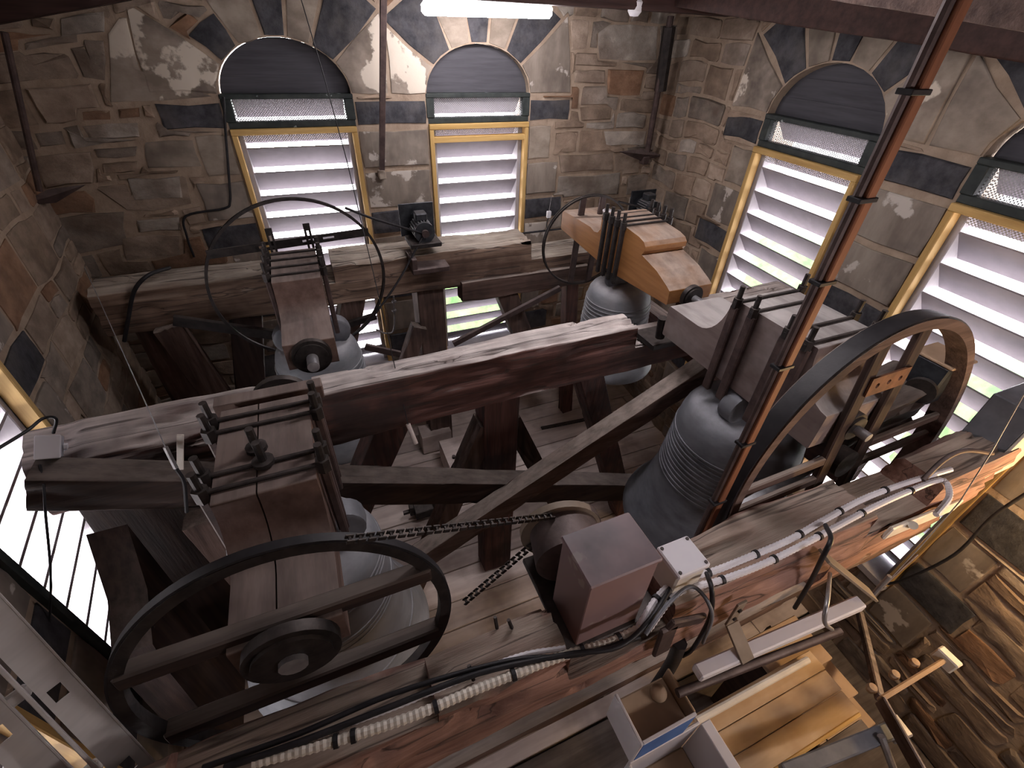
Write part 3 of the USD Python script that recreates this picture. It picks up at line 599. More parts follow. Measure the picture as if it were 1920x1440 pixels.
def wheel(T, c, r, wid, thick, mat, spokemat, chord=.1, yaw=0.0, pit=0.0, rot=0.0, dark=None, hub=.05, cross=True, slot=False, bw=.035, gus=False, bt=.02):
    n = V(math.sin(yaw) * math.cos(pit), math.cos(yaw) * math.cos(pit), math.sin(pit)); e0 = nrm(np.cross(n, UP)); u0 = np.cross(e0, n); c = np.asarray(c, float)
    e = e0 * math.cos(rot) + u0 * math.sin(rot); u = np.cross(e, n)
    w0 = T.part('wheel_rim', lathe([(r - thick, -wid / 2), (r - thick, wid / 2), (r, wid / 2), (r, wid * .22), (r - thick * .35, wid * .18), (r - thick * .35, -wid * .18), (r, -wid * .22), (r, -wid / 2), (r - thick, -wid / 2)], c, 80, axis=n), M[mat], smooth=35)
    if dark: T.part('drive_chain', lathe([(r - thick * .36, -wid * .42), (r + .005, -wid * .42), (r + .005, wid * .42), (r - thick * .36, wid * .42)], c, 80, axis=n), M[dark], smooth=35, of=w0)
    h = math.sqrt(r * r - chord * chord) - thick * .5
    if bw: T.part('chord_bar', bar(c + e * chord - u * h, c + e * chord + u * h, bw, bt, up=n), M[spokemat], of=w0); T.part('chord_bar', bar(c - e * chord - u * h, c - e * chord + u * h, bw, bt, up=n), M[spokemat], of=w0)
    if cross:
        for sg in (-1, 1):
            for q in ((-.2, .2) if gus else (0,)):
                T.part('spoke', bar(c + e * sg * chord + u * q * r * .4 * sg, c + e * sg * math.sqrt((r - thick * .6) ** 2 - (q * r * .4) ** 2) + u * q * r * .4 * sg, .03, .018, up=n), M['brown_x'], of=w0)
    if gus:
        for sg in (-1, 1): T.part('gusset_plate', extrude(sbox(-chord, -.03, chord, .03).difference(unary_union([Point(x, 0).buffer(.008) for x in (-.05, 0, .05)])), c + u * sg * r * .62 - n * .012, e, u, -n * .006), M['rust'], of=w0)
    T.part('hub', lathe([(0, -.02), (hub, -.02), (hub, .02), (0, .02)], c, 20, axis=n), M['iron'], of=w0)
    if slot:
        sl = lambda P, ax, ay, o: extrude(P, o, ax, ay, -n * .008)
        T.part('slotted_bar', sl(sbox(-.34, -.018, .34, .018).difference(unary_union([sbox(x, -.006, x + .05, .006) for x in (-.14, .04, .13)])), e0, u0, c + u0 * .2), M['iron'], of=w0)
        for x in (-.085, .07):
            T.part('slotted_bar', sl(sbox(-.014, -.1, .014, .12).difference(unary_union([sbox(-.005, y, .005, y + .045) for y in (-.08, -.01, .045)])), e0, u0, c + e0 * x + u0 * .16 - n * .012), M['iron'], of=w0)
T = Thing('hung_bell', 'big dark grey bell with scooped grey headstock and large wooden wheel, on the right', 'bell')
bell(T, 1.37, .86, -1.082, .355, M['bell_old'], (.42, .46, .52, .58, .64, .7, .76, .82, .88, .94, 1.0))
headstock(T, 1.24, 1.5, 1.26, .55, -.975, -.845, -.68, .985, .66, M['headstock_grey'], (.955, .885, .755, .685), rw=.032, pin=.05, stub=.07, scoop=.11)
wheel(T, V(1.405, .52, -1.06), .503, .06, .03, 'brown_x', 'dark_z', bw=.05, chord=.085, yaw=-.014, pit=-.093, dark='rubber', gus=True); T.done()
T = Thing('hung_bell', 'grey bell on the new orange oak headstock in the far right corner', 'bell')
bell(T, 1.44, 1.85, -1.03, .26, M['bell'], (.36, .44, .52, .6, .7, .8, .9), k=.65)
headstock(T, 1.33, 1.56, 2.36, 1.37, -.925, -.845, -.695, 2.04, 1.66, M['oak'], (1.9, 1.85, 1.8, 1.75), strapmat='iron', pin=.052, rw=.02, prof=[(2.36, -.905), (2.36, -.8), (2.05, -.795), (2.01, -.806), (1.975, -.8), (1.955, -.776), (1.955, -.71), (1.945, -.692), (1.92, -.686), (1.645, -.708), (1.605, -.718), (1.587, -.735), (1.588, -.756), (1.602, -.776), (1.55, -.787), (1.48, -.803), (1.4, -.836), (1.375, -.85), (1.37, -.912), (1.8, -.945)])
wheel(T, V(1.444, 2.25, -.958), .272, .022, .01, 'iron', 'strap', chord=.06, yaw=.073, pit=.074, cross=False, hub=.03); T.done()
T = Thing('hung_bell', 'grey bell with narrow brown headstock and thin black iron wheel before the back left window', 'bell')
bell(T, -.11, 2.0, -1.15, .29, M['bell'], (.4, .5, .6, .7, 1.0))
headstock(T, -.2, -.02, 2.42, 1.6, -1.04, -.93, -.8, 2.19, 1.86, M['headstock_brown'], (2.15, 2.08, 2.0, 1.92), pin=.07, scoop=.1)
wheel(T, V(-.106, 2.25, -.986), .394, .014, .012, 'iron', 'iron', chord=.1, yaw=-.125, pit=.026, cross=False, hub=.03, slot=True, bw=0); T.done()
T = Thing('hung_bell', 'pale bell with tall bolted brown headstock and black chain driven wheel, near left', 'bell')
bell(T, -.2, .86, -1.08, .29, M['bell'], (.3, .36, .42, .78, .84, .9, 1.5))
headstock(T, -.3, -.105, 1.26, .5, -.97, -.88, -.745, 1.03, .73, M['headstock_brown'], (.99, .945, .81, .765), plate=(1.05, 1.09), pin=.085, scoop=.1, stub=.04, split=True)
wheel(T, V(-.197, .52, -.985), .297, .022, .02, 'iron', 'dark_x', chord=.105, pit=-.094, rot=math.pi / 2, dark='rubber', hub=.05, bw=.035, bt=.035, cross=False); T.done()
T = Thing('stopper_bolt', 'pair of black bolts standing in the middle of the tall brown headstock', 'bolt')
for p in ((482, 842), (495, 868)):
    q = at(*p, z=-.74); T.part('bolt', cat([cyl(q, q + UP * .01, .022, 12), cyl(q, q + UP * .06, .009, 8)]), M['iron'])
T.done()

# ---------------------------------------------------------------- drives
T = Thing('motor_cabinet', 'brown painted steel motor cabinet sitting in the gap of the near beam', 'cabinet')
T.part('cabinet_body', block((.334, .345, -1.06), (.492, .458, -.822), .002), M['browncase'])
T.part('lid', block((.330, .341, -.822), (.496, .462, -.811), .003), M['browncase'])
T.part('base_plate', block((.31, .335, -1.075), (.56, .58, -1.06), .003), M['iron'])
T.part('gearbox', lathe([(0, -.06), (.07, -.06), (.085, -.05), (.085, .03), (.095, .03), (.095, .05), (.08, .055), (0, .06)], V(.4, .53, -.97), 36, axis=(.25, 1, 0)), M['strap'], smooth=35)
T.part('cap_flange', lathe([(.07, 0), (.1, 0), (.1, .018), (.07, .018)], V(.4, .56, -.97), 36, axis=(.25, 1, 0)), M['bracket'])
T.done()
def motor(label, c, sc, plate):
    T = Thing('electric_motor', label, 'motor'); c = np.asarray(c, float)
    T.part('motor_body', lathe([(0, -.07), (.045, -.07), (.05, -.065), (.05, .05), (.04, .07), (0, .07)], c, 28, axis=(0, 1, 0)), M['motor'])
    T.part('end_bell', lathe([(.02, 0), (.055, 0), (.055, .012), (.02, .016)], c - V(0, .08, 0), 28, axis=(0, 1, 0)), M['motor'])
    fins = [bar(c + V(.05 * math.cos(a), -.05, .05 * math.sin(a)), c + V(.05 * math.cos(a), .04, .05 * math.sin(a)), .004, .012, up=(math.cos(a), 0, math.sin(a)), bev=.0005) for a in np.linspace(0, 2 * math.pi, 22, endpoint=False)]
    T.part('cooling_fins', fins, M['galv'])
    T.part('terminal_box', block(c + V(-.035, -.04, .05), c + V(.03, .03, .09), .006), M['motor'])
    T.part('pulley', lathe([(0, -.1), (.02, -.1), (.02, -.09), (.012, -.085), (.02, -.08), (0, -.07)], c, 20, axis=(0, 1, 0)), M['strap'])
    T.part('base', block(c + V(-.085, -.1, -.075), c + V(.085, .06, -.05), .004), M['iron'])
    T.part('mounting_plate', block(c + plate[0], c + plate[1], .002), M['motor'])
    T.done()
motor('small black motor with fins on the rear beam between the back windows', at(790, 428, y=2.5), 1, (V(-.1, .07, -.06), V(.09, .08, .115)))
motor('small black motor in the far right corner', at(1213, 388, y=2.58), 1, (V(-.09, .07, -.08), V(.11, .08, .09)))
one('motor_support', 'iron angle seat bolted to the rear beam under the motor', 'bracket', [block((.44, 2.36, -1.075), (.65, 2.52, -1.045)), block((.44, 2.36, -1.045), (.47, 2.52, -.985))], M['strap'])
T = Thing('drive_unit', 'dark square drive motor beside the big wooden wheel at the right edge', 'motor')
T.part('casing', block((1.8, .55, -.97), (1.925, .67, -.82), .006), M['motor']); T.part('lid', block((1.795, .545, -.82), (1.93, .675, -.81), .003), M['tan'])
T.part('sprocket', lathe([(0, 0), (.045, 0), (.045, .02), (0, .02)], V(1.775, .58, -.92), 20, axis=(1, .3, 0)), M['iron']); T.done()
T = Thing('control_cabinet', 'blue grey sheet metal cabinet at the right edge on the near beam', 'cabinet')
T.part('cabinet_body', block((1.885, .33, -1.14), (2.07, .45, -.86), .004), M['greymetal']); T.part('side_panel', block((1.885, .32, -1.14), (2.07, .33, -.86), .002), M['pvc']); T.done()
def chain(name, label, a, b, r=.006):
    a, b = np.asarray(a), np.asarray(b); n = int(np.linalg.norm(b - a) / .018); ms = []
    d, s, u = frame(b - a)
    for k in range(n):
        p = a + (b - a) * (k / n); q = a + (b - a) * ((k + .8) / n)
        for o in ((-1, 1)): ms.append(bar(p + s * o * r, q + s * o * r, .003, .009, bev=.0008))
        ms.append(cyl((p + q) / 2 - s * r, (p + q) / 2 + s * r, .003, 6))
    one(name, label, 'chain', ms, M['iron'])
chain('roller_chain', 'upper roller chain from the black wheel to the motor cabinet', at(648, 1012, y=.52), at(1040, 967, y=.56))
chain('roller_chain', 'lower roller chain falling back from the motor cabinet', at(870, 1130, y=.56), at(1000, 1020, y=.56))
chain('roller_chain', 'short chain between the big wooden wheel and its drive motor', at(1762, 790, y=.52), at(1800, 735, y=.52))
def cable(name, label, pts, r, mat='rubber', category='cable', sm=6): one(name, label, category, tube(smoothline(pts, sm), r, 7), M[mat], smooth=60)
cable('drive_belt', 'black belt from the thin iron wheel up to the rear motor', [at(648, 390, y=2.25), at(700, 410, y=2.3), at(790, 437, y=2.42)], .006)
cable('drive_belt', 'black belt falling from the rear motor to the foot of the thin wheel', [at(792, 445, y=2.42), at(745, 530, y=2.35), at(690, 605, y=2.28), at(660, 630, y=2.25)], .006)
cable('drive_belt', 'thin belt from the small wheel to the corner motor', [at(1160, 378, y=2.28), at(1200, 388, y=2.45)], .006)

# ---------------------------------------------------------------- poles, rods, plates on the walls
T = Thing('conduit_pole', 'vertical rust coloured pole with black cable ties in front of the big wheel', 'pole')
px0 = .862; py0 = .506
T.part('pole', bar(V(px0, py0, .19), V(px0, py0, -1.75), .017, .022, up=(1, 0, 0), bev=.002), M['orange'])
T.part('cable', tube([V(px0 - .017, py0 + .005, .19), V(px0 - .017, py0 + .005, -1.75)], .0075, 8), M['strap'])
for p in ((1725, 172), (1632, 372), (1535, 530), (1462, 688), (1383, 835), (1330, 945)):
    z = at(*p, y=py0)[2]; T.part('cable_tie', block((px0 - .029, py0 - .011, z - .004), (px0 + .016, py0 + .014, z + .004), .001), M['rubber'])
T.done()
T = Thing('hanger_rod', 'flat brown iron hanger coming down between the back windows', 'rod')
T.part('rod', bar(at(719, -20, y=2.72), at(716, 318, y=2.88), .03, .02, up=(0, 1, 0), bev=.002), M['strap']); q = at(716, 325, y=2.9); T.part('foot', block(q + V(-.02, -.02, -.03), q + V(.02, .04, .012)), M['sandstone']); T.done()
T = Thing('wall_tie', 'iron tie rod with cross plate in the far right corner', 'tie rod')
T.part('rod', tube([at(1258, 30, y=2.82), at(1213, 290, y=2.85)], .02, 10), M['strap']); T.part('sleeve', tube([at(1255, 50, y=2.82), at(1238, 170, y=2.84)], .038, 10), M['iron'])
a, b = at(1160, 284, y=2.84), at(1246, 292, y=2.84); T.part('cross_plate', hull([a, b, (a + b) / 2 + V(0, 0, .03), (a + b) / 2 - V(0, .0, .045), (a + b) / 2 + V(0, -.03, 0), (a + b) / 2 + V(0, .02, 0)]), M['strap']); T.part('nut', block(at(1208, 300, y=2.84) - .025, at(1208, 300, y=2.84) + .025), M['strap']); T.done()
T = Thing('wall_tie', 'iron tie rod with cross plate in the far left corner', 'tie rod')
T.part('rod', tube([at(8, 60, y=2.78), at(74, 358, y=2.8)], .012, 10), M['strap'])
a, b = at(28, 386, y=2.78), at(162, 346, y=2.86); T.part('cross_plate', hull([a, b, (a + b) / 2 + V(0, 0, .025), (a + b) / 2 - V(0, .0, .035), (a + b) / 2 + V(.0, -.03, 0)]), M['strap']); T.done()
T = Thing('fluorescent_lamp', 'long glowing fluorescent lamp under the dark ceiling beam', 'lamp')
T.part('housing', bar(V(.64, 2.54, .115), V(1.26, 2.54, .125), .1, .03), M['white']); T.part('diffuser', bar(V(.635, 2.54, .07), V(1.255, 2.54, .082), .085, .055, bev=.015), M['tube_glow']); T.done()
T = Thing('fluorescent_lamp', 'second fluorescent lamp over the middle of the frame, above the picture', 'lamp')
T.part('housing', bar(V(.6, 1.25, .188), V(1.35, 1.25, .188), .1, .024), M['white']); T.part('diffuser', bar(V(.6, 1.25, .155), V(1.35, 1.25, .155), .085, .045, bev=.012), M['tube_glow']); T.done()
T = Thing('fluorescent_lamp', 'third fluorescent lamp on the wall behind the viewpoint, outside the picture', 'lamp')
T.part('housing', bar(V(.95, -.835, -.45), V(1.5, -.835, -.45), .03, .1), M['white']); T.part('diffuser', bar(V(.95, -.79, -.45), V(1.5, -.79, -.45), .055, .085, bev=.015), M['tube_glow']); T.done()
q = at(1191, 14, y=2.4)
T = Thing('motion_sensor', 'white dome sensor hanging from the ceiling beam', 'sensor'); T.part('dome', lathe([(0, -.035), (.02, -.033), (.033, -.015), (.035, .02), (.028, .03), (0, .03)], q, 24), M['white']); T.part('bracket', block(q + V(-.02, -.02, .03), q + V(.02, .02, .07)), M['white']); T.done()
T = Thing('bulb_lamp', 'warm bulb lamp on the right wall near the viewpoint, outside the picture', 'lamp')
q = V(1.94, -.12, -1.12); ic = trimesh.creation.icosphere(2, .05); T.part('bulb', (np.array(ic.vertices) + q, np.array(ic.faces)), M['bulb_glow']); T.part('holder', cyl(q + V(.035, 0, .0), q + V(.15, 0, .0), .03, 14), M['white']); T.done()

# ---------------------------------------------------------------- boxes, cables, conduits
T = Thing('junction_box', 'grey junction box on the left end of the middle beam', 'box')
c = at(97, 838, y=1.32); n = nrm(-c + V(-.3, .1, .0)); c0 = c + n * .0
T.part('box_body', bar(c0, c0 + n * .05, .05, .062, up=-ROT[:, 1], bev=.004), M['greyplastic']); T.part('lid', bar(c0 + n * .05, c0 + n * .058, .052, .064, up=-ROT[:, 1], bev=.003), M['white']); _, sd, _u2 = frame(n, -ROT[:, 1])
T.part('cable_gland', cyl(c0 + n * .025 - sd * .028, c0 + n * .025 - sd * .036, .009, 12), M['white']); T.part('mounting_foot', bar(c0, c0 - n * .06, .04, .04), M['greyplastic']); T.done()
T = Thing('junction_box', 'white square junction box beside the brown motor cabinet', 'box')
T.part('box_body', block((.558, .334, -1.0), (.636, .404, -.915), .004), M['pvc']); T.part('lid', block((.554, .33, -.915), (.64, .408, -.9), .003), M['white'])
for x in (.562, .632):
    for y in (.338, .4): T.part('screw', cyl(V(x, y, -.902), V(x, y, -.898), .004, 8), M['iron'])
T.done()
Z = -.975
C1 = [at(x, y, z=Z) for x, y in ((475, 1430), (600, 1398), (760, 1348), (900, 1290), (1050, 1232), (1140, 1205), (1200, 1178))]
def tied(label, pts, r, mat, us):
    T = Thing('conduit', label, 'conduit'); T.part('conduit_tube', corrugated(pts, r), M[mat]); q = smoothline(pts, 10)
    for u in us:
        k = int(u * (len(q) - 2)); d = nrm(q[k + 1] - q[k]); T.part('cable_tie', cyl(q[k] - d * .004, q[k] + d * .004, r * 1.25, 10), M['rubber'])
    T.done()
tied('cream corrugated conduit along the front edge of the near beam', C1, .0095, 'pvc', (.22, .24, .42, .58, .76, .9))
C2 = [at(x, y, z=Z) for x, y in ((1195, 1180), (1240, 1112), (1285, 1085), (1340, 1070), (1410, 1042), (1480, 1012), (1545, 975), (1620, 935), (1700, 905), (1782, 880))]
tied('white conduit tied along the right part of the near beam, upper of the two', C2, .0085, 'white', (.1, .32, .47, .6, .72, .85))
C3 = [at(x, y, z=Z - .006) for x, y in ((1215, 1180), (1262, 1118), (1305, 1100), (1360, 1085), (1430, 1058), (1500, 1024), (1560, 992), (1630, 955), (1700, 923), (1765, 900), (1780, 930), (1755, 965))]
tied('white conduit tied along the right part of the near beam, lower of the two', C3, .0085, 'white', (.08, .27, .4, .52, .63, .75))
C4 = [at(x, y, z=Z) for x, y in ((500, 1418), (620, 1370), (760, 1318), (960, 1235), (1060, 1215))]
one('conduit', 'thin white conduit between the black cables on the near beam', 'conduit', corrugated(C4, .006), M['white'])
cable('power_cable', 'black cable following the cream conduit on the near beam', [at(x, y, z=Z + .008) for x, y in ((420, 1440), (560, 1392), (720, 1330), (900, 1262), (1060, 1228), (1160, 1212), (1220, 1160), (1270, 1085), (1300, 1070))], .0055)
cable('power_cable', 'second black cable on the near beam, behind the first', [at(x, y, z=Z + .004) for x, y in ((380, 1440), (560, 1376), (740, 1300), (950, 1240), (1080, 1228), (1200, 1195))], .005)
cable('power_cable', 'black cable looping from the white junction box down the beam face', [at(1325, 1075, z=-.95), at(1335, 1110, y=.29), at(1330, 1160, y=.28), at(1300, 1215, y=.28), at(1280, 1230, y=.29)], .0055)
cable('power_cable', 'grey cable arching out of the white junction box', [at(1210, 1190, z=-.97), at(1255, 1130, z=-.95), at(1300, 1100, z=-.95), at(1335, 1150, y=.27), at(1318, 1205, y=.28)], .0045, 'greymetal')
cable('power_cable', 'black cable stapled down the wall left of the back left window', [wpt('back', *onwall('back', *p), .03) for p in ((420, 180), (424, 250), (430, 330), (432, 375), (420, 388), (350, 402), (352, 440), (365, 478))], .006)
cable('power_cable', 'black cable hanging over the left end of the rear beam', [at(318, 502, y=2.6), at(280, 515, y=2.47), at(252, 545, y=2.44), at(240, 600, y=2.44), at(233, 640, y=2.44)], .009)
cable('power_cable', 'black cable clipped along the top of the rear beam', [at(828, 458, y=2.58), at(880, 452, y=2.62), at(960, 440, y=2.62), at(1060, 428, y=2.62), at(1110, 420, y=2.62)], .006)
cable('power_cable', 'black cable sagging across the right wall', [wpt('right', *onwall('right', *p, .04), .04) for p in ((1940, 915), (1860, 970), (1790, 1040), (1700, 1085), (1665, 1095))], .006)
cable('power_cable', 'black cable from the left window to the grey junction box', [at(-10, 845, y=1.1), at(50, 808, y=1.22), at(80, 785, y=1.3), at(105, 785, y=1.3), at(100, 812, y=1.3)], .004)
cable('power_cable', 'black cable dropping from the grey junction box past the left louvres', [at(75, 872, y=1.26), at(82, 910, y=1.2), at(85, 960, y=1.15), at(95, 1080, y=1.1), at(92, 1200, y=1.05)], .003)
cable('power_cable', 'rusty lead bent over the right end of the near beam', [at(1730, 900, z=-.97), at(1770, 862, z=-.93), at(1810, 845, z=-.92), at(1860, 850, z=-.95)], .007, 'strap')
cable('guy_wire', 'thin black wire falling from the ceiling past the back left window', [at(562, -10, y=2.1), at(650, 300, y=1.85), at(766, 800, y=1.31)], .0016, sm=2)
T = Thing('wooden_peg', 'short pale wooden peg hanging from the face of the middle beam', 'peg'); T.part('wooden_peg', tube([at(765, 795, y=1.32), at(780, 832, y=1.28)], .009, 10), M['plank']); T.done()
T = Thing('guy_wire', 'thin pale wire with turnbuckle from the left wall to the near headstock', 'wire')
a, b = at(158, 500, y=2.3), at(310, 838, y=1.12); T.part('wire', tube([a, b], .0014, 6), M['galv']); T.part('turnbuckle', tube([b, at(330, 878, y=1.1)], .006, 8), M['galv']); T.part('lower_lead', tube(smoothline([at(330, 878, y=1.1), at(345, 905, y=1.1), at(350, 960, y=1.1)]), .005, 7), M['rubber']); T.done()
one('white_plate', 'small white metal plate beside the turnbuckle', 'plate', bar(at(338, 815, y=1.14), at(338, 880, y=1.14), .016, .006, up=(0, 1, 0), bev=.001), M['pvc'])
T = Thing('hook_bolt', 'galvanised threaded hook on the dark pillar between the back windows', 'hook')
p = [at(738, 555, y=2.9), at(739, 615, y=2.9), at(725, 625, y=2.88), at(705, 618, y=2.88)]
T.part('hook', tube(smoothline(p), .006, 8), M['galv'])
for y in (565, 582): q = at(739, y, y=2.9); T.part('nut', cyl(q - UP * .006, q + UP * .006, .016, 8), M['galv'])
T.done()
T = Thing('bearing', 'black pillow block bearing under the far end of the grey headstock', 'bearing'); q = V(1.36, 1.37, -1.08)
T.part('pedestal', block((1.25, 1.3, -1.09), (1.5, 1.44, -1.06)), M['iron']); T.part('oil_cup', cyl(at(1237, 632, y=1.3), at(1243, 596, y=1.3), .02, 12), M['iron']); T.done()

T = Thing('cup', 'small white plastic cup on the far end of the oak headstock', 'cup'); q = V(1.46, 2.1, -.79)
T.part('cup_body', lathe([(0, 0), (.02, 0), (.027, .05), (.024, .05), (.018, .006), (0, .006)], q, 20), M['white'], smooth=35); T.part('rim', lathe([(.024, .048), (.029, .048), (.029, .054), (.024, .054)], q, 20), M['white']); T.done()
T = Thing('hanging_tag', 'small white switch hanging on a wire left of the small thin wheel', 'switch'); q = at(1029, 402, y=2.7)
T.part('switch_body', block(q - V(.014, .01, .022), q + V(.014, .01, .022), .003), M['white']); T.part('wire', tube([q + UP * .02, at(1034, 368, y=2.9)], .002, 6), M['galv']); T.part('lead', tube(smoothline([q - UP * .02, q + V(-.01, 0, -.06), q + V(.0, .0, -.11)]), .003, 6), M['rubber']); T.done()
cable('guy_wire', 'thin wire slanting past the blue grey cabinet down to the trunking bracket', [at(1925, 730, y=.3), at(1800, 940, y=.26), at(1650, 1105, y=.22)], .0016, 'galv', sm=2)
T = Thing('turnbuckle', 'bright turnbuckle rod slanting beside the trunking bracket', 'turnbuckle')
T.part('rod', tube([at(1720, 1040, y=.24), at(1655, 1100, y=.22)], .0035, 8), M['strap']); T.part('barrel', tube([at(1668, 1080, y=.22), at(1637, 1115, y=.215)], .0065, 10), M['galv']); T.done()
flat('flat_bar', 'pale flat iron bar leaning up to the hub of the large wooden wheel', at(1385, 955, y=.6), at(1545, 862, y=.6), .012, .04, M['galv'], (0, 1, 0))
T = Thing('angle_bracket', 'pale angle bracket with bolt holes on the face of the near beam above the trunking', 'bracket'); a, b = at(1368, 1168, y=.286), at(1392, 1130, y=.286)
T.part('bracket_plate', bar(a, b, .03, .006, up=(0, 1, 0), bev=.001), M['bracket']); T.part('bolt', [cyl(a + (b - a) * t, a + (b - a) * t - V(0, .008, 0), .006, 8) for t in (.3, .7)], M['iron']); T.done()
one('iron_cramp', 'dark iron strap hooked over the face of the near beam below the motor cabinet', 'strap', [bar(at(1238, 1222, y=.285), at(1255, 1175, y=.285), .045, .012, up=(0, 1, 0)), bar(at(1255, 1172, y=.285), at(1318, 1158, y=.285), .03, .012, up=(0, 1, 0))], M['strap'])
cable('cable_bundle', 'thick black cable bundle hanging below the near beam behind the tray', [at(1275, 1205, y=.3), at(1262, 1240, y=.3), at(1240, 1275, y=.3), at(1215, 1310, y=.29)], .018)
cable('power_cable', 'black lead hanging from the long trunking bracket', [at(1548, 985, z=-.97), at(1558, 1010, y=.285), at(1545, 1040, y=.27), at(1520, 1090, y=.28), at(1490, 1140, y=.28)], .006)
cable('power_cable', 'grey hooked lead hanging behind the trunking', [at(1556, 1075, y=.27), at(1552, 1120, y=.2), at(1546, 1165, y=.17), at(1560, 1180, y=.17)], .005, 'galv')
T = Thing('nail', 'three bent iron spikes standing in the near beam top', 'nail')
for a, b in (((924, 1162), (932, 1178)), ((945, 1172), (960, 1178)), ((872, 1245), (888, 1275))): p, q = at(*b, z=-1.0), at(*b, z=-1.0) + UP * .03 + (at(*a, z=-1.0) - at(*b, z=-1.0)) * .5; T.part('spike', tube([p, q], .004, 6), M['iron'])
T.done()
# ---------------------------------------------------------------- ladder at the lower left
T = Thing('ladder', 'aluminium extension ladder leaning across the bottom left corner', 'ladder')
A, B = at(0, 1110, z=-.8), at(305, 1440, z=-1.15); ax = nrm(B - A); A = A - ax * .12; B = B + ax * .9
view = nrm((A + B) / 2); wd = nrm(np.cross(ax, view)); wd = wd if wd[0] < 0 else -wd; nn = np.cross(ax, wd); nn = nn if nn @ view < 0 else -nn
L = np.linalg.norm(B - A)
for k, (o, dp) in enumerate(((0, 0), (.078, .018))):
    O = A + wd * o - nn * dp
    web = sbox(0, 0, L, .05).difference(unary_union([sbox(x, .02, x + .026, .04) for x in np.arange(.12, L, .19)]))
    T.part('stile', cat([extrude(web, O, ax, wd, -nn * .004), bar(O + wd * .058 + nn * .006, O + wd * .058 + nn * .006 + ax * L, .006, .028, up=nn, bev=.001), bar(O + wd * .002 - nn * .01, O + wd * .002 - nn * .01 + ax * L, .004, .022, up=nn, bev=.001)]), M['alu'])
for k, o in enumerate((.18, .235)):
    O = A + wd * o - nn * .018 * k
    T.part('stile', bar(O, O + ax * L, .035, .02, up=nn), M['alu'])
for x in np.arange(.1, L, .19): T.part('rung', bar(A + ax * x + wd * .05 - nn * .03, A + ax * x + wd * .23 - nn * .03, .022, .022, up=nn), M['alu'])
T.done()

# ---------------------------------------------------------------- landing at the lower right
T = Thing('landing', 'plywood landing of three boards at the lower right', 'platform')
for k in range(3): T.part('board', block((.55, .035 + k * .066, -1.72), (1.295 + .004 * k, .035 + k * .066 + .064, -1.7), .002), M['ply'])
T.part('edge_trim', bar(V(.5, .03, -1.735), V(1.3, .03, -1.735), .012, .05), M['pine_x']); T.done()
T = Thing('stair', 'small plywood stair stepping down beside the landing to the wall', 'stair')
for k, (x, z, y) in enumerate(((1.37, -1.79, .26), (1.44, -1.9, .15), (1.5, -2.02, .06))): T.part('tread', block((x - .2, y - .07, z - .02), (x + .06, y + .1, z), .003), M['tan'])
T.part('stringer', hull([V(1.3, .37, -2.55), V(1.3, .37, -1.81), V(1.32, .37, -1.81), V(1.32, .37, -2.55), V(1.32, -.02, -2.55), V(1.34, -.02, -2.04), V(1.34, -.02, -2.55)]), M['dark_y']); T.done()
one('pvc_pipe', 'slim white pipe clipped along the back edge of the landing', 'pipe', tube([at(1306, 1352, z=-1.68), at(1515, 1237, z=-1.68)], .011, 10), M['pvc'])
T = Thing('cable_trunking', 'long white trunking held off the near beam by two brackets', 'trunking')
T.part('trunking', bar(at(1306, 1262, z=-1.25), at(1612, 1130, z=-1.25), .035, .03), M['white'])
for a, b in (((1372, 1168), (1402, 1240)), ((1545, 1042), (1636, 1116))):
    p, q = at(*a, y=.285), at(*b, z=-1.24)
    T.part('bracket', bar(p, q, .04, .008, up=(0, 0, 1), bev=.001), M['bracket'])
T.done()
cable('conduit_bar', 'brown iron bar below the white trunking', [at(1270, 1300, z=-1.28), at(1575, 1183, z=-1.28)], .011, 'strap', 'bar')
T = Thing('tray_box', 'open plywood tray with blue taped edge under the near beam', 'box')
lo, hi = V(.45, .18, -1.36), V(.605, .285, -1.3)
T.part('bottom', block((lo[0], lo[1], -1.365), (hi[0], hi[1], -1.352)), M['tan'])
T.part('front_side', block((lo[0], lo[1] - .008, -1.43), (hi[0], lo[1], -1.3), .002), M['blue']); T.part('rim', block((lo[0], lo[1] - .008, -1.3), (hi[0], lo[1], -1.292), .001), M['white']); T.part('left_side', block((lo[0] - .008, lo[1] - .008, -1.43), (lo[0], hi[1], -1.292), .002), M['white']); T.part('right_side', block((hi[0], lo[1], -1.36), (hi[0] + .006, hi[1], -1.3), .002), M['tan'])
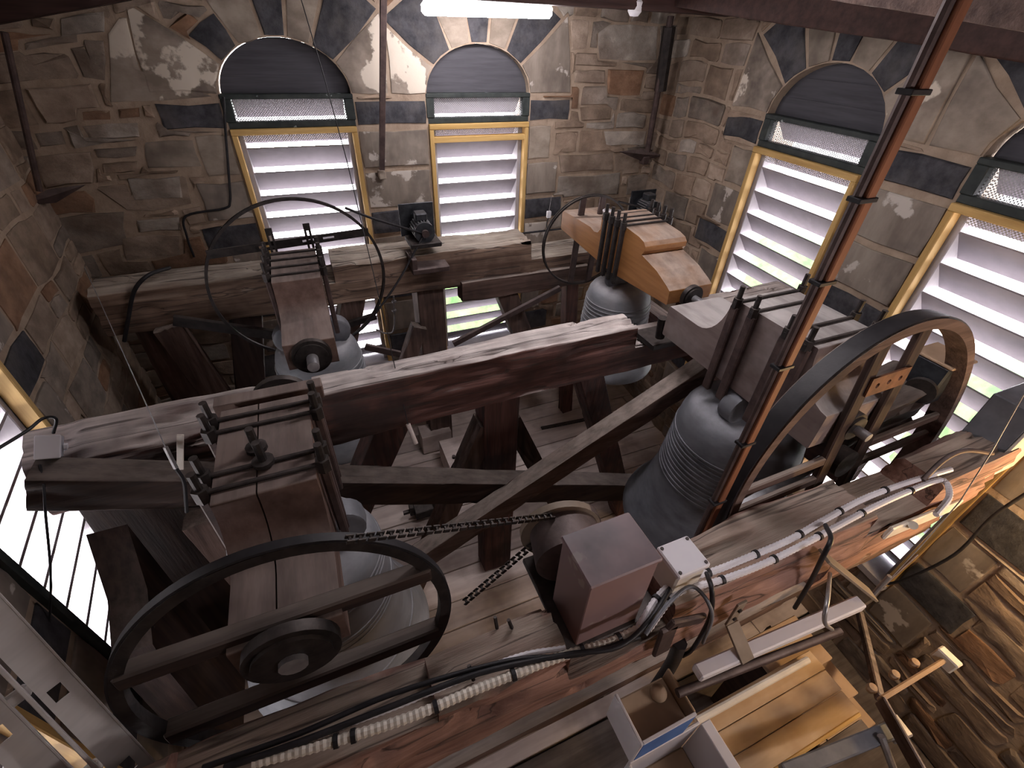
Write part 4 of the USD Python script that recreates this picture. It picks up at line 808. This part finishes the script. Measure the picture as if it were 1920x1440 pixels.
q = V(.565, .255, -1.35); ic = trimesh.creation.icosphere(3, .022); T.part('knob', (np.array(ic.vertices) * [1, 1, .8] + q + UP * .012, np.array(ic.faces)), M['tan'], smooth=60); T.done()
T = Thing('white_crate', 'large white sided crate in front of the blue taped tray', 'box')
a0, a1, b0, b1, zt, zb = .44, .66, .0, .17, -1.42, -1.62
T.part('bottom', block((a0, b0, zb), (a1, b1, zb + .012)), M['tan']); T.part('right_side', block((a1, b0, zb), (a1 + .03, b1, zt), .002), M['white']); T.part('left_side', block((a0 - .008, b0, zb), (a0, b1, zt), .002), M['white']); T.part('back_side', block((a0, b1, zb), (a1, b1 + .008, zt), .002), M['white']); T.part('front_side', block((a0, b0 - .008, zb), (a1, b0, zt), .002), M['white']); T.done()
T = Thing('handrail', 'wooden handrail with knobs and a square end block at the lower right', 'rail')
a, b, c = at(1650, 1312, z=-1.5), at(1768, 1240, z=-1.5), at(1730, 1455, z=-1.5)
T.part('top_rail', bar(a, b, .014, .03), M['tan']); T.part('end_block', bar(b, b + nrm(b - a) * .03, .06, .05), M['pvc']); T.part('side_rail', bar(a, c, .01, .05), M['brown_y'])
for t in (.05, .4, .72):
    p = a + (b - a) * t + V(0, .03, -.01); T.part('knob', lathe([(0, .012), (.011, .01), (.014, 0), (.01, -.015), (0, -.015)], p, 16), M['tan'])
T.done()
one('timber_joist', 'dark timber edge joist below the landing', 'beam', timber(V(.6, -.0, -1.82), V(1.32, .0, -1.82), .04, .13, rough=.004, seed=51), M['dark_x'])
T = Thing('steel_channel', 'blue grey steel channel with clamp at the bottom right', 'bar')
a, b = at(1470, 1450, z=-1.55), at(1690, 1362, z=-1.55); T.part('channel', bar(a, b, .04, .03), M['greymetal']); T.part('clamp', bar(b - nrm(b - a) * .045, b, .056, .044), M['galv']); q = at(1652, 1380, z=-1.52); T.part('prop', tube([q, at(1682, 1460, z=-1.6)], .01, 8), M['galv']); T.done()
one('stair_string', 'thin brown timber string slanting behind the handrail', 'rail', bar(at(1612, 1150, z=-1.9), at(1650, 1310, z=-1.7), .022, .03), M['brown_y'])
